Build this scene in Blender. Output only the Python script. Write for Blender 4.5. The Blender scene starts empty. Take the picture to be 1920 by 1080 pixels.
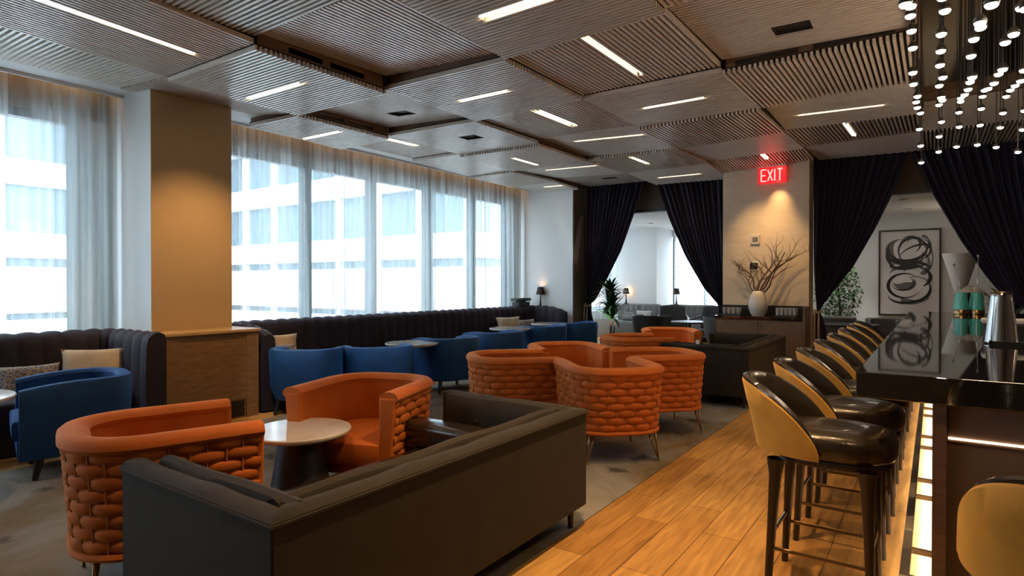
import bpy, math, random
from mathutils import Vector, Matrix
R = math.radians
PI = math.pi
random.seed(7)
C = bpy.context.scene.collection
SC = bpy.context.scene

# ------------------------------------------------------------------ camera
cam_d = bpy.data.cameras.new('camera'); cam = bpy.data.objects.new('camera', cam_d); C.objects.link(cam)
cam.location = (0, 0, 1.45)
cam.rotation_euler = (R(90 - 0.45), 0, R(35.03))
cam_d.sensor_width = 36; cam_d.lens = 36 * 1130 / 1920
cam_d.clip_start = 0.05; cam_d.clip_end = 200
SC.camera = cam
# ------------------------------------------------------------------ view + world
SC.view_settings.view_transform = 'Standard'; SC.view_settings.look = 'None'
SC.view_settings.gamma = 1; SC.view_settings.use_curve_mapping = False
SC.view_settings.exposure = 0.40
SC.cycles.max_bounces = 7; SC.cycles.diffuse_bounces = 4; SC.cycles.glossy_bounces = 4
SC.cycles.transparent_max_bounces = 10; SC.cycles.transmission_bounces = 3
SC.cycles.sample_clamp_indirect = 4; SC.cycles.caustics_reflective = False; SC.cycles.caustics_refractive = False
SC.cycles.use_adaptive_sampling = True; SC.cycles.adaptive_threshold = 0.015
W = bpy.data.worlds.new('sky'); SC.world = W; W.use_nodes = True
nt = W.node_tree; bg = nt.nodes['Background']
SKY = 11.5
bg.inputs[0].default_value = (0.76, 0.88, 1.0, 1); bg.inputs[1].default_value = SKY
tc = nt.nodes.new('ShaderNodeTexCoord'); sx = nt.nodes.new('ShaderNodeSeparateXYZ')
rp = nt.nodes.new('ShaderNodeValToRGB'); rp.color_ramp.elements[0].position = 0.42; rp.color_ramp.elements[0].color = (0.30, 0.33, 0.38, 1)
rp.color_ramp.elements[1].position = 0.56; rp.color_ramp.elements[1].color = (0.76, 0.88, 1.0, 1)
mp = nt.nodes.new('ShaderNodeMapRange'); mp.inputs[1].default_value = -1; mp.inputs[2].default_value = 1
nt.links.new(tc.outputs['Generated'], sx.inputs[0]); nt.links.new(sx.outputs[2], mp.inputs[0])
nt.links.new(mp.outputs[0], rp.inputs[0]); nt.links.new(rp.outputs[0], bg.inputs[0])

def light(name, kind, loc, power, color, target=None, size=0.1, sy=None, spot=60, blend=0.5, portal=False):
    d = bpy.data.lights.new(name, kind); d.energy = power; d.color = color
    if kind == 'AREA':
        d.size = size
        if sy: d.shape = 'RECTANGLE'; d.size_y = sy
        if portal: d.cycles.is_portal = True
    else: d.shadow_soft_size = size
    if kind == 'SPOT': d.spot_size = R(spot); d.spot_blend = blend
    o = bpy.data.objects.new(name, d); C.objects.link(o); o.location = loc
    if target is not None:
        v = Vector(target) - Vector(loc); o.rotation_euler = v.to_track_quat('-Z', 'Y').to_euler()
    return o
WARM = (1.0, 0.60, 0.26); WARM2 = (1.0, 0.70, 0.40)
# daylight portals at the windows
light('daylight_portal', 'AREA', (-7.62, -1.35, 2.0), 1, (1, 1, 1), (0, -1.35, 2.0), 8.0, 2.6, portal=True)
light('daylight_portal', 'AREA', (-7.62, 7.2, 2.0), 1, (1, 1, 1), (0, 7.2, 2.0), 7.0, 2.6, portal=True)
# ceiling spotlights of the lounge (x, y, z, target, watts, cone)
SPOTS = [
 ((-2.10, 10.57, 3.26), (-2.10, 10.69, 1.6), 34, 58), ((-2.6, 8.8, 3.3), (-2.6, 9.1, 0), 22, 70),
 ((-5.25, 3.30, 3.25), (-6.49, 3.33, 1.1), 80, 72), ((-2.4, 9.75, 3.3), (-2.3, 10.7, 1.9), 46, 64),
 ((-4.2, 6.6, 3.3), (-5.0, 6.6, 0.3), 20, 42),
 ((-3.1, 2.2, 3.3), (-3.3, 2.3, 0), 30, 66), ((-3.0, 5.3, 3.3), (-3.0, 5.6, 0), 26, 70),
 ((-3.4, 8.4, 3.3), (-3.4, 8.5, 0), 34, 70), ((-4.5, 1.3, 3.3), (-4.3, 1.15, 0), 46, 66), ((-1.95, 1.7, 3.3), (-1.95, 1.8, 0.7), 34, 50),
 ((-1.25, 2.6, 3.3), (-1.25, 2.3, 0), 180, 84), ((-0.62, 3.3, 3.3), (-0.52, 3.35, 0.8), 46, 44), ((-0.62, 5.0, 3.3), (-0.55, 5.0, 0.8), 38, 50), ((-0.62, 7.0, 3.3), (-0.55, 7.0, 0.8), 34, 50), ((-1.2, 4.0, 3.3), (-1.25, 4.2, 0), 60, 66),
 ((-0.95, 5.8, 3.3), (-1.1, 6.0, 0), 34, 60), ((-1.0, 7.6, 3.3), (-1.1, 7.8, 0), 30, 60),
 ((-1.7, 3.0, 3.3), (-1.75, 3.1, 0), 26, 50), ((0.3, 1.0, 3.2), (0.25, 2.0, 0.9), 40, 60),
 ((-2.2, 0.4, 3.3), (-2.2, 1.2, 0.6), 16, 70), ((-1.5, 10.1, 3.3), (-1.55, 10.68, 0.5), 14, 50)]
for a, b, p, s in (((-4.75, 2.5, 3.25), (-5.75, 3.98, 0.5), 140, 20), ((-3.9, 3.9, 3.25), (-5.12, 4.66, 0.5), 140, 20)):
    light('ceiling_spotlight', 'SPOT', a, p, (0.95, 0.92, 0.85), b, 0.035, spot=s, blend=0.6)
for a, b, p, s in SPOTS:
    light('ceiling_spotlight', 'SPOT', a, p * 1.7, WARM, b, 0.035, spot=s, blend=1.0)

# ------------------------------------------------------------------ materials
MATS = {}
def _new(name):
    m = bpy.data.materials.new(name); m.use_nodes = True; MATS[name] = m
    t = m.node_tree; return m, t, t.nodes['Principled BSDF'], t.nodes['Material Output']
def mat(name, col, rough=0.5, metal=0.0, ior=None, sheen=0, coat=0, bump=0, bscale=60, var=0, vscale=3, emis=None, es=0,
        trans=0, stretch=None, spec=None, sheen_tint=None):
    m, t, b, out = _new(name)
    b.inputs['Base Color'].default_value = (*col, 1); b.inputs['Roughness'].default_value = rough
    b.inputs['Metallic'].default_value = metal
    if ior: b.inputs['IOR'].default_value = ior
    if spec is not None: b.inputs['Specular IOR Level'].default_value = spec
    if sheen:
        b.inputs['Sheen Weight'].default_value = sheen; b.inputs['Sheen Roughness'].default_value = 0.4
        b.inputs['Sheen Tint'].default_value = (*(sheen_tint or col), 1)
    if coat: b.inputs['Coat Weight'].default_value = coat; b.inputs['Coat Roughness'].default_value = 0.05
    if trans: b.inputs['Transmission Weight'].default_value = trans
    if emis: b.inputs['Emission Color'].default_value = (*emis, 1); b.inputs['Emission Strength'].default_value = es
    if var or bump:
        tc = t.nodes.new('ShaderNodeTexCoord'); mpn = t.nodes.new('ShaderNodeMapping')
        t.links.new(tc.outputs['Object'], mpn.inputs[0])
        if stretch: mpn.inputs['Scale'].default_value = stretch
    if var:
        n = t.nodes.new('ShaderNodeTexNoise'); n.inputs['Scale'].default_value = vscale; n.inputs['Detail'].default_value = 5
        t.links.new(mpn.outputs[0], n.inputs[0])
        r = t.nodes.new('ShaderNodeValToRGB'); r.color_ramp.elements[0].position = 0.3; r.color_ramp.elements[1].position = 0.7
        r.color_ramp.elements[0].color = (*[c * (1 - var) for c in col], 1); r.color_ramp.elements[1].color = (*[min(1, c * (1 + var)) for c in col], 1)
        t.links.new(n.outputs[0], r.inputs[0]); t.links.new(r.outputs[0], b.inputs['Base Color'])
    if bump:
        n2 = t.nodes.new('ShaderNodeTexNoise'); n2.inputs['Scale'].default_value = bscale; n2.inputs['Detail'].default_value = 3
        t.links.new(mpn.outputs[0], n2.inputs[0])
        bp = t.nodes.new('ShaderNodeBump'); bp.inputs['Strength'].default_value = bump; bp.inputs['Distance'].default_value = 0.01
        t.links.new(n2.outputs[0], bp.inputs['Height']); t.links.new(bp.outputs[0], b.inputs['Normal'])
    return m
def emit(name, col, s):
    m, t, b, out = _new(name)
    e = t.nodes.new('ShaderNodeEmission'); e.inputs[0].default_value = (*col, 1); e.inputs[1].default_value = s
    t.links.new(e.outputs[0], out.inputs[0]); return m
M = {}
M['orange'] = mat('orange_velvet', (0.54, 0.125, 0.010), 0.75, sheen=0.35, sheen_tint=(1.0, 0.45, 0.08), bump=0.15, bscale=250, var=0.12, vscale=6)
M['blue'] = mat('blue_velvet', (0.002, 0.056, 0.20), 0.7, sheen=0.25, sheen_tint=(0.03, 0.30, 0.9), bump=0.1, bscale=250, var=0.15, vscale=6)
M['purple'] = mat('purple_velvet', (0.012, 0.007, 0.016), 0.75, sheen=0.13, sheen_tint=(0.4, 0.25, 0.5), bump=0.1, bscale=250, var=0.15, vscale=8)
M['taupe'] = mat('taupe_velvet', (0.014, 0.010, 0.006), 0.85, sheen=0.10, sheen_tint=(0.75, 0.6, 0.45), bump=0.15, bscale=200, var=0.22, vscale=9)
M['navy'] = mat('navy_curtain_cloth', (0.012, 0.010, 0.028), 0.8, sheen=0.4, sheen_tint=(0.25, 0.22, 0.5), bump=0.1, bscale=200)
M['leather'] = mat('black_leather', (0.022, 0.016, 0.010), 0.27, bump=0.15, bscale=90, coat=0.45, var=0.3, vscale=8)
M['ochre'] = mat('ochre_velvet', (0.46, 0.235, 0.022), 0.65, sheen=0.4, sheen_tint=(1, 0.7, 0.25), bump=0.1, bscale=220, var=0.16, vscale=7)
M['darkwood'] = mat('dark_walnut', (0.022, 0.013, 0.008), 0.38, var=0.3, vscale=6, stretch=(12, 12, 1))
M['brass'] = mat('aged_brass', (0.30, 0.19, 0.09), 0.28, metal=1)
M['gold_leg'] = mat('gold_metal', (0.34, 0.21, 0.10), 0.3, metal=1)
M['steel'] = mat('polished_steel', (0.62, 0.60, 0.58), 0.10, metal=1)
M['brushed'] = mat('brushed_steel', (0.70, 0.66, 0.60), 0.40, metal=0.2)
M['black'] = mat('black_paint', (0.012, 0.011, 0.011), 0.45)
M['blackstone'] = mat('black_polished_stone', (0.010, 0.009, 0.008), 0.035, ior=2.1)
M['cord'] = mat('copper_cord', (0.48, 0.17, 0.05), 0.45)
M['marble'] = mat('white_marble', (0.72, 0.68, 0.62), 0.12, var=0.12, vscale=5, coat=0.4)
M['white'] = mat('white_plaster', (0.72, 0.72, 0.71), 0.8, bump=0.05, bscale=40)
M['cream'] = mat('cream_wallcovering', (0.60, 0.50, 0.37), 0.8, bump=0.15, bscale=120, var=0.06, vscale=4, stretch=(1, 1, 6))
M['tan'] = mat('tan_wallcovering', (0.42, 0.29, 0.155), 0.7, bump=0.12, bscale=120, var=0.04, vscale=2)
M['taupewall'] = mat('taupe_paint', (0.11, 0.085, 0.06), 0.8)
M['ceil'] = mat('dark_ceiling_paint', (0.06, 0.045, 0.035), 0.9)
M['fascia'] = mat('brown_fascia_wood', (0.145, 0.078, 0.042), 0.55, var=0.25, vscale=5, stretch=(1, 1, 8))
M['backing'] = mat('dark_backing', (0.014, 0.009, 0.006), 0.8)
M['slatx'] = mat('pale_oak_slats', (0.60, 0.53, 0.46), 0.28, var=0.16, vscale=7, stretch=(1.2, 12, 12))
M['slaty'] = mat('pale_oak_slats_lengthwise', (0.60, 0.53, 0.46), 0.28, var=0.16, vscale=7, stretch=(12, 1.2, 12))
M['oak'] = mat('oak_cabinet', (0.22, 0.115, 0.045), 0.42, var=0.3, vscale=5, stretch=(1.5, 1.5, 22))
M['oaktop'] = mat('light_oak_top', (0.50, 0.31, 0.13), 0.3, var=0.15, vscale=5, stretch=(14, 1.5, 1))
M['walnutpanel'] = mat('smoked_oak', (0.15, 0.085, 0.045), 0.45, var=0.3, vscale=5, stretch=(1.5, 1.5, 20))
M['bronze'] = mat('bronze_mirror', (0.62, 0.50, 0.30), 0.13, metal=1)
M['bronzewall'] = mat('bronze_fabric_panel', (0.15, 0.10, 0.07), 0.55, bump=0.3, bscale=300, metal=0.3)
M['aqua'] = mat('aqua_enamel', (0.10, 0.56, 0.47), 0.3, coat=0.3)
M['beige'] = mat('beige_cushion_cloth', (0.50, 0.37, 0.24), 0.85, bump=0.3, bscale=120, var=0.12, vscale=8)
M['pale'] = mat('pale_grey_cloth', (0.40, 0.38, 0.36), 0.85, bump=0.2, bscale=120)
M['greyc'] = mat('grey_upholstery', (0.14, 0.135, 0.13), 0.85, sheen=0.3, bump=0.1, bscale=200)
M['greyd'] = mat('charcoal_upholstery', (0.045, 0.045, 0.048), 0.85, sheen=0.2)
M['ceramic'] = mat('white_ceramic', (0.62, 0.58, 0.52), 0.35)
M['branch'] = mat('dry_branch_bark', (0.10, 0.058, 0.035), 0.85, var=0.3, vscale=30)
M['leaf'] = mat('dark_leaf', (0.020, 0.075, 0.018), 0.4, var=0.4, vscale=12)
M['leaf2'] = mat('pale_green_leaf', (0.10, 0.24, 0.09), 0.55, var=0.4, vscale=9)
M['trunk'] = mat('brown_trunk', (0.12, 0.07, 0.04), 0.8)
M['rope'] = mat('cream_tassel', (0.45, 0.38, 0.30), 0.9)
M['shade'] = mat('dark_lamp_shade', (0.035, 0.022, 0.016), 0.7)
M['glassf'] = mat('clear_glass', (0.80, 0.82, 0.82), 0.08, trans=0.55, ior=1.5)
M['plastic'] = mat('cream_plastic', (0.55, 0.50, 0.43), 0.4)
M['frame'] = mat('grey_window_frame', (0.035, 0.05, 0.055), 0.5)
M['led'] = emit('warm_led_strip', (1.0, 0.80, 0.52), 9.0)
M['cove'] = emit('cove_led', (1.0, 0.50, 0.16), 4.5)
M['barled'] = emit('bar_led', (1.0, 0.62, 0.36), 5.0)
M['bulb'] = emit('glowing_bulb', (1.0, 0.86, 0.70), 14.0)
M['down'] = emit('downlight_glow', (1.0, 0.92, 0.80), 12.0)
M['lampglow'] = emit('lamp_bulb', (1.0, 0.50, 0.22), 30.0)
M['exitglow'] = emit('exit_letters', (1.0, 0.16, 0.13), 3.6)
M['exitred'] = mat('exit_red_acrylic', (0.45, 0.01, 0.012), 0.2, emis=(1.0, 0.02, 0.03), es=0.75)
M['bezel'] = mat('screen_black', (0.01, 0.012, 0.01), 0.1)
M['concrete'] = mat('exterior_concrete', (0.80, 0.82, 0.84), 0.9)
M['extglass'] = mat('exterior_dark_glass', (0.13, 0.18, 0.21), 0.3)
M['extbrick'] = mat('exterior_brick', (0.50, 0.36, 0.31), 0.9)
M['pave'] = mat('exterior_pavement', (0.62, 0.63, 0.64), 0.9)

def sheer_mat(name, col, tr):
    m, t, b, out = _new(name); t.nodes.remove(b)
    a = t.nodes.new('ShaderNodeBsdfTransparent'); a.inputs[0].default_value = (1, 1, 1, 1)
    tl = t.nodes.new('ShaderNodeBsdfTranslucent'); tl.inputs[0].default_value = (*col, 1)
    df = t.nodes.new('ShaderNodeBsdfDiffuse'); df.inputs[0].default_value = (*col, 1)
    m1 = t.nodes.new('ShaderNodeMixShader'); m1.inputs[0].default_value = 0.5
    m2 = t.nodes.new('ShaderNodeMixShader')
    t.links.new(tl.outputs[0], m1.inputs[1]); t.links.new(df.outputs[0], m1.inputs[2])
    # folds seen edge-on are denser: thickness of cloth along the sight line
    lw = t.nodes.new('ShaderNodeLayerWeight'); lw.inputs[0].default_value = 0.5
    tc = t.nodes.new('ShaderNodeTexCoord'); mpn = t.nodes.new('ShaderNodeMapping'); mpn.inputs['Scale'].default_value = (1, 1, 0.02)
    n = t.nodes.new('ShaderNodeTexNoise'); n.inputs['Scale'].default_value = 9; n.inputs['Detail'].default_value = 4
    t.links.new(tc.outputs['Object'], mpn.inputs[0]); t.links.new(mpn.outputs[0], n.inputs[0])
    mr = t.nodes.new('ShaderNodeMapRange'); mr.inputs[1].default_value = 0.3; mr.inputs[2].default_value = 0.7
    mr.inputs[3].default_value = 1 - tr - 0.28; mr.inputs[4].default_value = 1 - tr + 0.30
    t.links.new(n.outputs[0], mr.inputs[0]); t.links.new(mr.outputs[0], m2.inputs[0])
    t.links.new(a.outputs[0], m2.inputs[1]); t.links.new(m1.outputs[0], m2.inputs[2]); t.links.new(m2.outputs[0], out.inputs[0])
    return m
M['sheer'] = sheer_mat('sheer_curtain_cloth', (0.56, 0.60, 0.60), 0.50)

def glass_pane():
    m, t, b, out = _new('window_glass'); t.nodes.remove(b)
    a = t.nodes.new('ShaderNodeBsdfTransparent'); a.inputs[0].default_value = (0.93, 0.96, 0.96, 1)
    g = t.nodes.new('ShaderNodeBsdfGlossy'); g.inputs[1].default_value = 0.02
    mx = t.nodes.new('ShaderNodeMixShader'); mx.inputs[0].default_value = 0.05
    t.links.new(a.outputs[0], mx.inputs[1]); t.links.new(g.outputs[0], mx.inputs[2])
    t.links.new(mx.outputs[0], out.inputs[0]); return m
M['pane'] = glass_pane()

def wood_floor():
    m, t, b, out = _new('oak_floor_planks')
    tc = t.nodes.new('ShaderNodeTexCoord'); mpn = t.nodes.new('ShaderNodeMapping')
    mpn.inputs['Rotation'].default_value = (0, 0, R(90)); mpn.inputs['Location'].default_value = (0.35, 1.738, 0)
    br = t.nodes.new('ShaderNodeTexBrick'); br.offset = 0.37; br.inputs['Scale'].default_value = 1
    br.inputs['Brick Width'].default_value = 1.05; br.inputs['Row Height'].default_value = 0.213
    br.inputs['Mortar Size'].default_value = 0.0022; br.inputs['Mortar Smooth'].default_value = 0.2; br.inputs['Bias'].default_value = 0
    br.inputs['Color1'].default_value = (0.56, 0.325, 0.105, 1); br.inputs['Color2'].default_value = (0.38, 0.195, 0.052, 1)
    br.inputs['Mortar'].default_value = (0.05, 0.022, 0.008, 1)
    t.links.new(tc.outputs['Object'], mpn.inputs[0]); t.links.new(mpn.outputs[0], br.inputs[0])
    mp2 = t.nodes.new('ShaderNodeMapping'); mp2.inputs['Scale'].default_value = (9, 0.8, 1)
    n = t.nodes.new('ShaderNodeTexNoise'); n.inputs['Scale'].default_value = 3; n.inputs['Detail'].default_value = 7; n.inputs['Distortion'].default_value = 0.6
    t.links.new(tc.outputs['Object'], mp2.inputs[0]); t.links.new(mp2.outputs[0], n.inputs[0])
    r = t.nodes.new('ShaderNodeValToRGB'); r.color_ramp.elements[0].position = 0.3; r.color_ramp.elements[0].color = (0.62, 0.58, 0.52, 1)
    r.color_ramp.elements[1].position = 0.7; r.color_ramp.elements[1].color = (1.15, 1.15, 1.15, 1)
    t.links.new(n.outputs[0], r.inputs[0])
    mx = t.nodes.new('ShaderNodeMix'); mx.data_type = 'RGBA'; mx.blend_type = 'MULTIPLY'; mx.inputs[0].default_value = 1
    t.links.new(br.outputs[0], mx.inputs[6]); t.links.new(r.outputs[0], mx.inputs[7]); t.links.new(mx.outputs[2], b.inputs['Base Color'])
    b.inputs['Roughness'].default_value = 0.46; b.inputs['Specular IOR Level'].default_value = 0.35
    bp = t.nodes.new('ShaderNodeBump'); bp.inputs['Strength'].default_value = 0.4; bp.inputs['Distance'].default_value = 0.004; bp.invert = True
    t.links.new(br.outputs['Fac'], bp.inputs['Height']); t.links.new(bp.outputs[0], b.inputs['Normal'])
    return m
M['floorwood'] = wood_floor()

def carpet():
    m, t, b, out = _new('mottled_carpet')
    tc = t.nodes.new('ShaderNodeTexCoord')
    n = t.nodes.new('ShaderNodeTexNoise'); n.inputs['Scale'].default_value = 0.9; n.inputs['Detail'].default_value = 8; n.inputs['Roughness'].default_value = 0.65; n.inputs['Distortion'].default_value = 1.0
    t.links.new(tc.outputs['Object'], n.inputs[0])
    r = t.nodes.new('ShaderNodeValToRGB'); e = r.color_ramp.elements
    e[0].position = 0.30; e[0].color = (0.05, 0.047, 0.046, 1); e[1].position = 0.75; e[1].color = (0.30, 0.275, 0.24, 1)
    x = e.new(0.44); x.color = (0.17, 0.12, 0.06, 1); x = e.new(0.56); x.color = (0.21, 0.20, 0.185, 1)
    t.links.new(n.outputs[0], r.inputs[0])
    n2 = t.nodes.new('ShaderNodeTexNoise'); n2.inputs['Scale'].default_value = 2.3; n2.inputs['Detail'].default_value = 4
    t.links.new(tc.outputs['Object'], n2.inputs[0])
    r2 = t.nodes.new('ShaderNodeValToRGB'); r2.color_ramp.elements[0].position = 0.32; r2.color_ramp.elements[0].color = (0.25, 0.25, 0.26, 1)
    r2.color_ramp.elements[1].position = 0.38; r2.color_ramp.elements[1].color = (1, 1, 1, 1)
    t.links.new(n2.outputs[0], r2.inputs[0])
    mx = t.nodes.new('ShaderNodeMix'); mx.data_type = 'RGBA'; mx.blend_type = 'MULTIPLY'; mx.inputs[0].default_value = 1
    t.links.new(r.outputs[0], mx.inputs[6]); t.links.new(r2.outputs[0], mx.inputs[7]); t.links.new(mx.outputs[2], b.inputs['Base Color'])
    b.inputs['Roughness'].default_value = 0.85
    n3 = t.nodes.new('ShaderNodeTexNoise'); n3.inputs['Scale'].default_value = 180
    t.links.new(tc.outputs['Object'], n3.inputs[0]); bp = t.nodes.new('ShaderNodeBump'); bp.inputs['Strength'].default_value = 0.3; bp.inputs['Distance'].default_value = 0.01
    t.links.new(n3.outputs[0], bp.inputs['Height']); t.links.new(bp.outputs[0], b.inputs['Normal'])
    return m
M['carpet'] = carpet()

def pattern_cloth(name, c1, c2, s):
    m, t, b, out = _new(name); tc = t.nodes.new('ShaderNodeTexCoord'); v = t.nodes.new('ShaderNodeTexVoronoi'); v.feature = 'DISTANCE_TO_EDGE'; v.inputs['Scale'].default_value = s
    t.links.new(tc.outputs['Object'], v.inputs[0]); r = t.nodes.new('ShaderNodeValToRGB'); r.color_ramp.elements[0].position = 0.05; r.color_ramp.elements[1].position = 0.16
    r.color_ramp.elements[0].color = (*c1, 1); r.color_ramp.elements[1].color = (*c2, 1)
    t.links.new(v.outputs[0], r.inputs[0]); t.links.new(r.outputs[0], b.inputs['Base Color']); b.inputs['Roughness'].default_value = 0.9
    return m
M['pattern'] = pattern_cloth('patterned_cushion_cloth', (0.42, 0.33, 0.25), (0.15, 0.15, 0.16), 26)

# ------------------------------------------------------------------ mesh helpers
class MB:
    def __init__(s): s.v = []; s.f = []
    def add(s, vs, fs):
        n = len(s.v); s.v += [tuple(p) for p in vs]; s.f += [tuple(i + n for i in f) for f in fs]; return s
    def box(s, x0, x1, y0, y1, z0, z1):
        return s.add([(x0, y0, z0), (x1, y0, z0), (x1, y1, z0), (x0, y1, z0), (x0, y0, z1), (x1, y0, z1), (x1, y1, z1), (x0, y1, z1)],
                     [(0, 3, 2, 1), (4, 5, 6, 7), (0, 1, 5, 4), (1, 2, 6, 5), (2, 3, 7, 6), (3, 0, 4, 7)])
    def hexa(s, b, t):   # bottom 4, top 4 points (counter-clockwise from above)
        return s.add(list(b) + list(t), [(0, 3, 2, 1), (4, 5, 6, 7), (0, 1, 5, 4), (1, 2, 6, 5), (2, 3, 7, 6), (3, 0, 4, 7)])
    def grid(s, rows, cu=False, cv=False):
        n = len(rows); m = len(rows[0]); vs = [p for r in rows for p in r]; fs = []
        for i in range(n if cu else n - 1):
            for j in range(m if cv else m - 1):
                i2 = (i + 1) % n; j2 = (j + 1) % m
                fs.append((i * m + j, i * m + j2, i2 * m + j2, i2 * m + j))
        return s.add(vs, fs)
    def tube(s, pts, rad, n=8, cap=True):
        pts = [Vector(p) for p in pts]; rows = []
        if not isinstance(rad, (list, tuple)): rad = [rad] * len(pts)
        up = None
        for i, p in enumerate(pts):
            t = (pts[min(i + 1, len(pts) - 1)] - pts[max(i - 1, 0)]).normalized()
            a = up if up is not None else (Vector((0, 0, 1)) if abs(t.z) < 0.9 else Vector((1, 0, 0)))
            u = (a - t * a.dot(t)).normalized(); up = u; w = t.cross(u)
            rows.append([p + (u * math.cos(2 * PI * k / n) + w * math.sin(2 * PI * k / n)) * rad[i] for k in range(n)])
        base = len(s.v); s.grid(rows, cv=True)
        if cap:
            s.f.append(tuple(base + k for k in range(n))); e = base + (len(rows) - 1) * n
            s.f.append(tuple(e + n - 1 - k for k in range(n)))
        return s
    def lathe(s, prof, n=24, c=(0, 0, 0), sx=1, sy=1, flute=0, nf=8):
        rows = []
        for r, z in prof:
            rows.append([(c[0] + r * sx * (1 + flute * abs(math.cos(nf * PI * k / n)) - flute) * math.cos(2 * PI * k / n), c[1] + r * sy * (1 + flute * abs(math.cos(nf * PI * k / n)) - flute) * math.sin(2 * PI * k / n), c[2] + z) for k in range(n)])
        base = len(s.v); s.grid(rows, cv=True)
        s.f.append(tuple(base + n - 1 - k for k in range(n))); e = base + (len(rows) - 1) * n
        s.f.append(tuple(e + k for k in range(n)))
        return s
    def ball(s, c, r, n=10, m=6, sz=1):
        return s.lathe([(max(1e-4, r * math.sin(PI * i / m)), -r * sz * math.cos(PI * i / m)) for i in range(m + 1)], n, c)
    def build(s, name, m, parent=None, smooth=False, bevel=0, seg=2, loc=None, sub=0):
        me = bpy.data.meshes.new(name); me.from_pydata(s.v, [], s.f); me.update()
        import bmesh
        bm = bmesh.new(); bm.from_mesh(me); bmesh.ops.recalc_face_normals(bm, faces=bm.faces); bm.to_mesh(me); bm.free()
        me.materials.append(M[m] if isinstance(m, str) else m)
        o = bpy.data.objects.new(name, me); C.objects.link(o)
        if parent: o.parent = parent
        if loc: o.location = loc
        if bevel:
            b = o.modifiers.new('bevel', 'BEVEL'); b.width = bevel; b.segments = seg; b.limit_method = 'ANGLE'; b.angle_limit = R(40)
        if sub:
            b = o.modifiers.new('sub', 'SUBSURF'); b.levels = sub; b.render_levels = sub
        if smooth:
            for p in me.polygons: p.use_smooth = True
            if smooth == 'auto': me.set_sharp_from_angle(angle=R(38))
        return o
def tag(o, label=None, cat=None, group=None, kind=None):
    if label: o['label'] = label
    if cat: o['category'] = cat
    if group: o['group'] = group
    if kind: o['kind'] = kind
    return o
def thing(name, label, cat, loc=(0, 0, 0), rz=0, group=None):
    o = bpy.data.objects.new(name, None); C.objects.link(o); o.location = loc; o.rotation_euler = (0, 0, R(rz)); o.empty_display_size = 0.1
    return tag(o, label, cat, group)
def dup(root, loc, rz, label=None, group=None):
    def rec(o, par):
        c = o.copy(); C.objects.link(c)
        if par: c.parent = par
        for ch in kids(o): rec(ch, c)
        return c
    r = rec(root, None); r.location = loc; r.rotation_euler = (0, 0, R(rz))
    if label: r['label'] = label
    if group: r['group'] = group
    return r
def kids(o): return sorted(o.children, key=lambda c: c.name)
def struct(name, mb, m, **k): return tag(mb.build(name, m, **k), kind='structure')

def lerp(a, b, t): return a + (b - a) * t
def upath(a, yb, yf, r, step=0.03, squ=1.0):
    """U seen from above, opening to +Y: right tip -> back -> left tip. Returns (x, y, nx, ny, s), outward normals."""
    raw = []
    n = max(2, int((yf - yb - r) / step))
    for i in range(n): raw.append((a, yf - (yf - yb - r) * i / n))
    k = max(4, int(r * PI / 2 / step))
    for i in range(k + 1):
        t = PI / 2 * i / k; raw.append((a - r + r * math.cos(t), yb + r - r * math.sin(t)))
    n2 = max(1, int(2 * (a - r) / step))
    for i in range(1, n2): raw.append((a - r - 2 * (a - r) * i / n2, yb))
    for i in range(k + 1):
        t = PI / 2 * i / k; raw.append((-a + r - r * math.sin(t), yb + r - r * math.cos(t)))
    for i in range(1, n + 1): raw.append((-a, yb + r + (yf - yb - r) * i / n))
    return with_normals(raw)
def with_normals(raw, side=1):
    out = []; s = 0
    for i, p in enumerate(raw):
        a = raw[max(i - 1, 0)]; b = raw[min(i + 1, len(raw) - 1)]
        tx, ty = b[0] - a[0], b[1] - a[1]; L = math.hypot(tx, ty) or 1; tx /= L; ty /= L
        nx, ny = -ty * side, tx * side
        if 0 < i < len(raw) - 1:      # mitre
            d1 = (p[0] - a[0], p[1] - a[1]); l1 = math.hypot(*d1) or 1
            cosv = abs((d1[0] * tx + d1[1] * ty) / l1); k = 1 / max(cosv, 0.5); nx *= k; ny *= k
        if i: s += math.hypot(p[0] - raw[i - 1][0], p[1] - raw[i - 1][1])
        out.append((p[0], p[1], nx, ny, s))
    return out
def sweep(mb, path, prof, cap=True):
    """prof: closed loop of (offset, z) or function s->(list)"""
    S = path[-1][4]; rows = []
    for x, y, nx, ny, s in path:
        pr = prof(s, S) if callable(prof) else prof
        rows.append([(x + nx * o, y + ny * o, z) for o, z in pr])
    base = len(mb.v); m = len(rows[0]); mb.grid(rows, cv=True)
    if cap:
        mb.f.append(tuple(base + k for k in range(m))); e = base + (len(rows) - 1) * m
        mb.f.append(tuple(e + m - 1 - k for k in range(m)))
    return mb
def slab(mb, poly, z0, z1, r, crown=0.0):
    """rounded cushion from an outline"""
    cx = sum(p[0] for p in poly) / len(poly); cy = sum(p[1] for p in poly) / len(poly)
    def ring(inset, z):
        out = []
        for x, y in poly:
            d = math.hypot(x - cx, y - cy) or 1; k = max(0, d - inset) / d
            out.append((cx + (x - cx) * k, cy + (y - cy) * k, z))
        return out
    rows = [ring(r, z0), ring(r * 0.3, z0 + r * 0.3), ring(0, z0 + r), ring(0, z1 - r), ring(r * 0.3, z1 - r * 0.3), ring(r, z1)]
    if crown:
        rows += [ring(r * 2.2, z1 + crown * 0.45), ring(r * 4, z1 + crown * 0.85)]
    base = len(mb.v); n = len(poly); mb.grid(rows, cv=True)
    mb.f.append(tuple(base + n - 1 - k for k in range(n))); e = base + (len(rows) - 1) * n
    mb.f.append(tuple(e + k for k in range(n)))
    return mb
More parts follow.
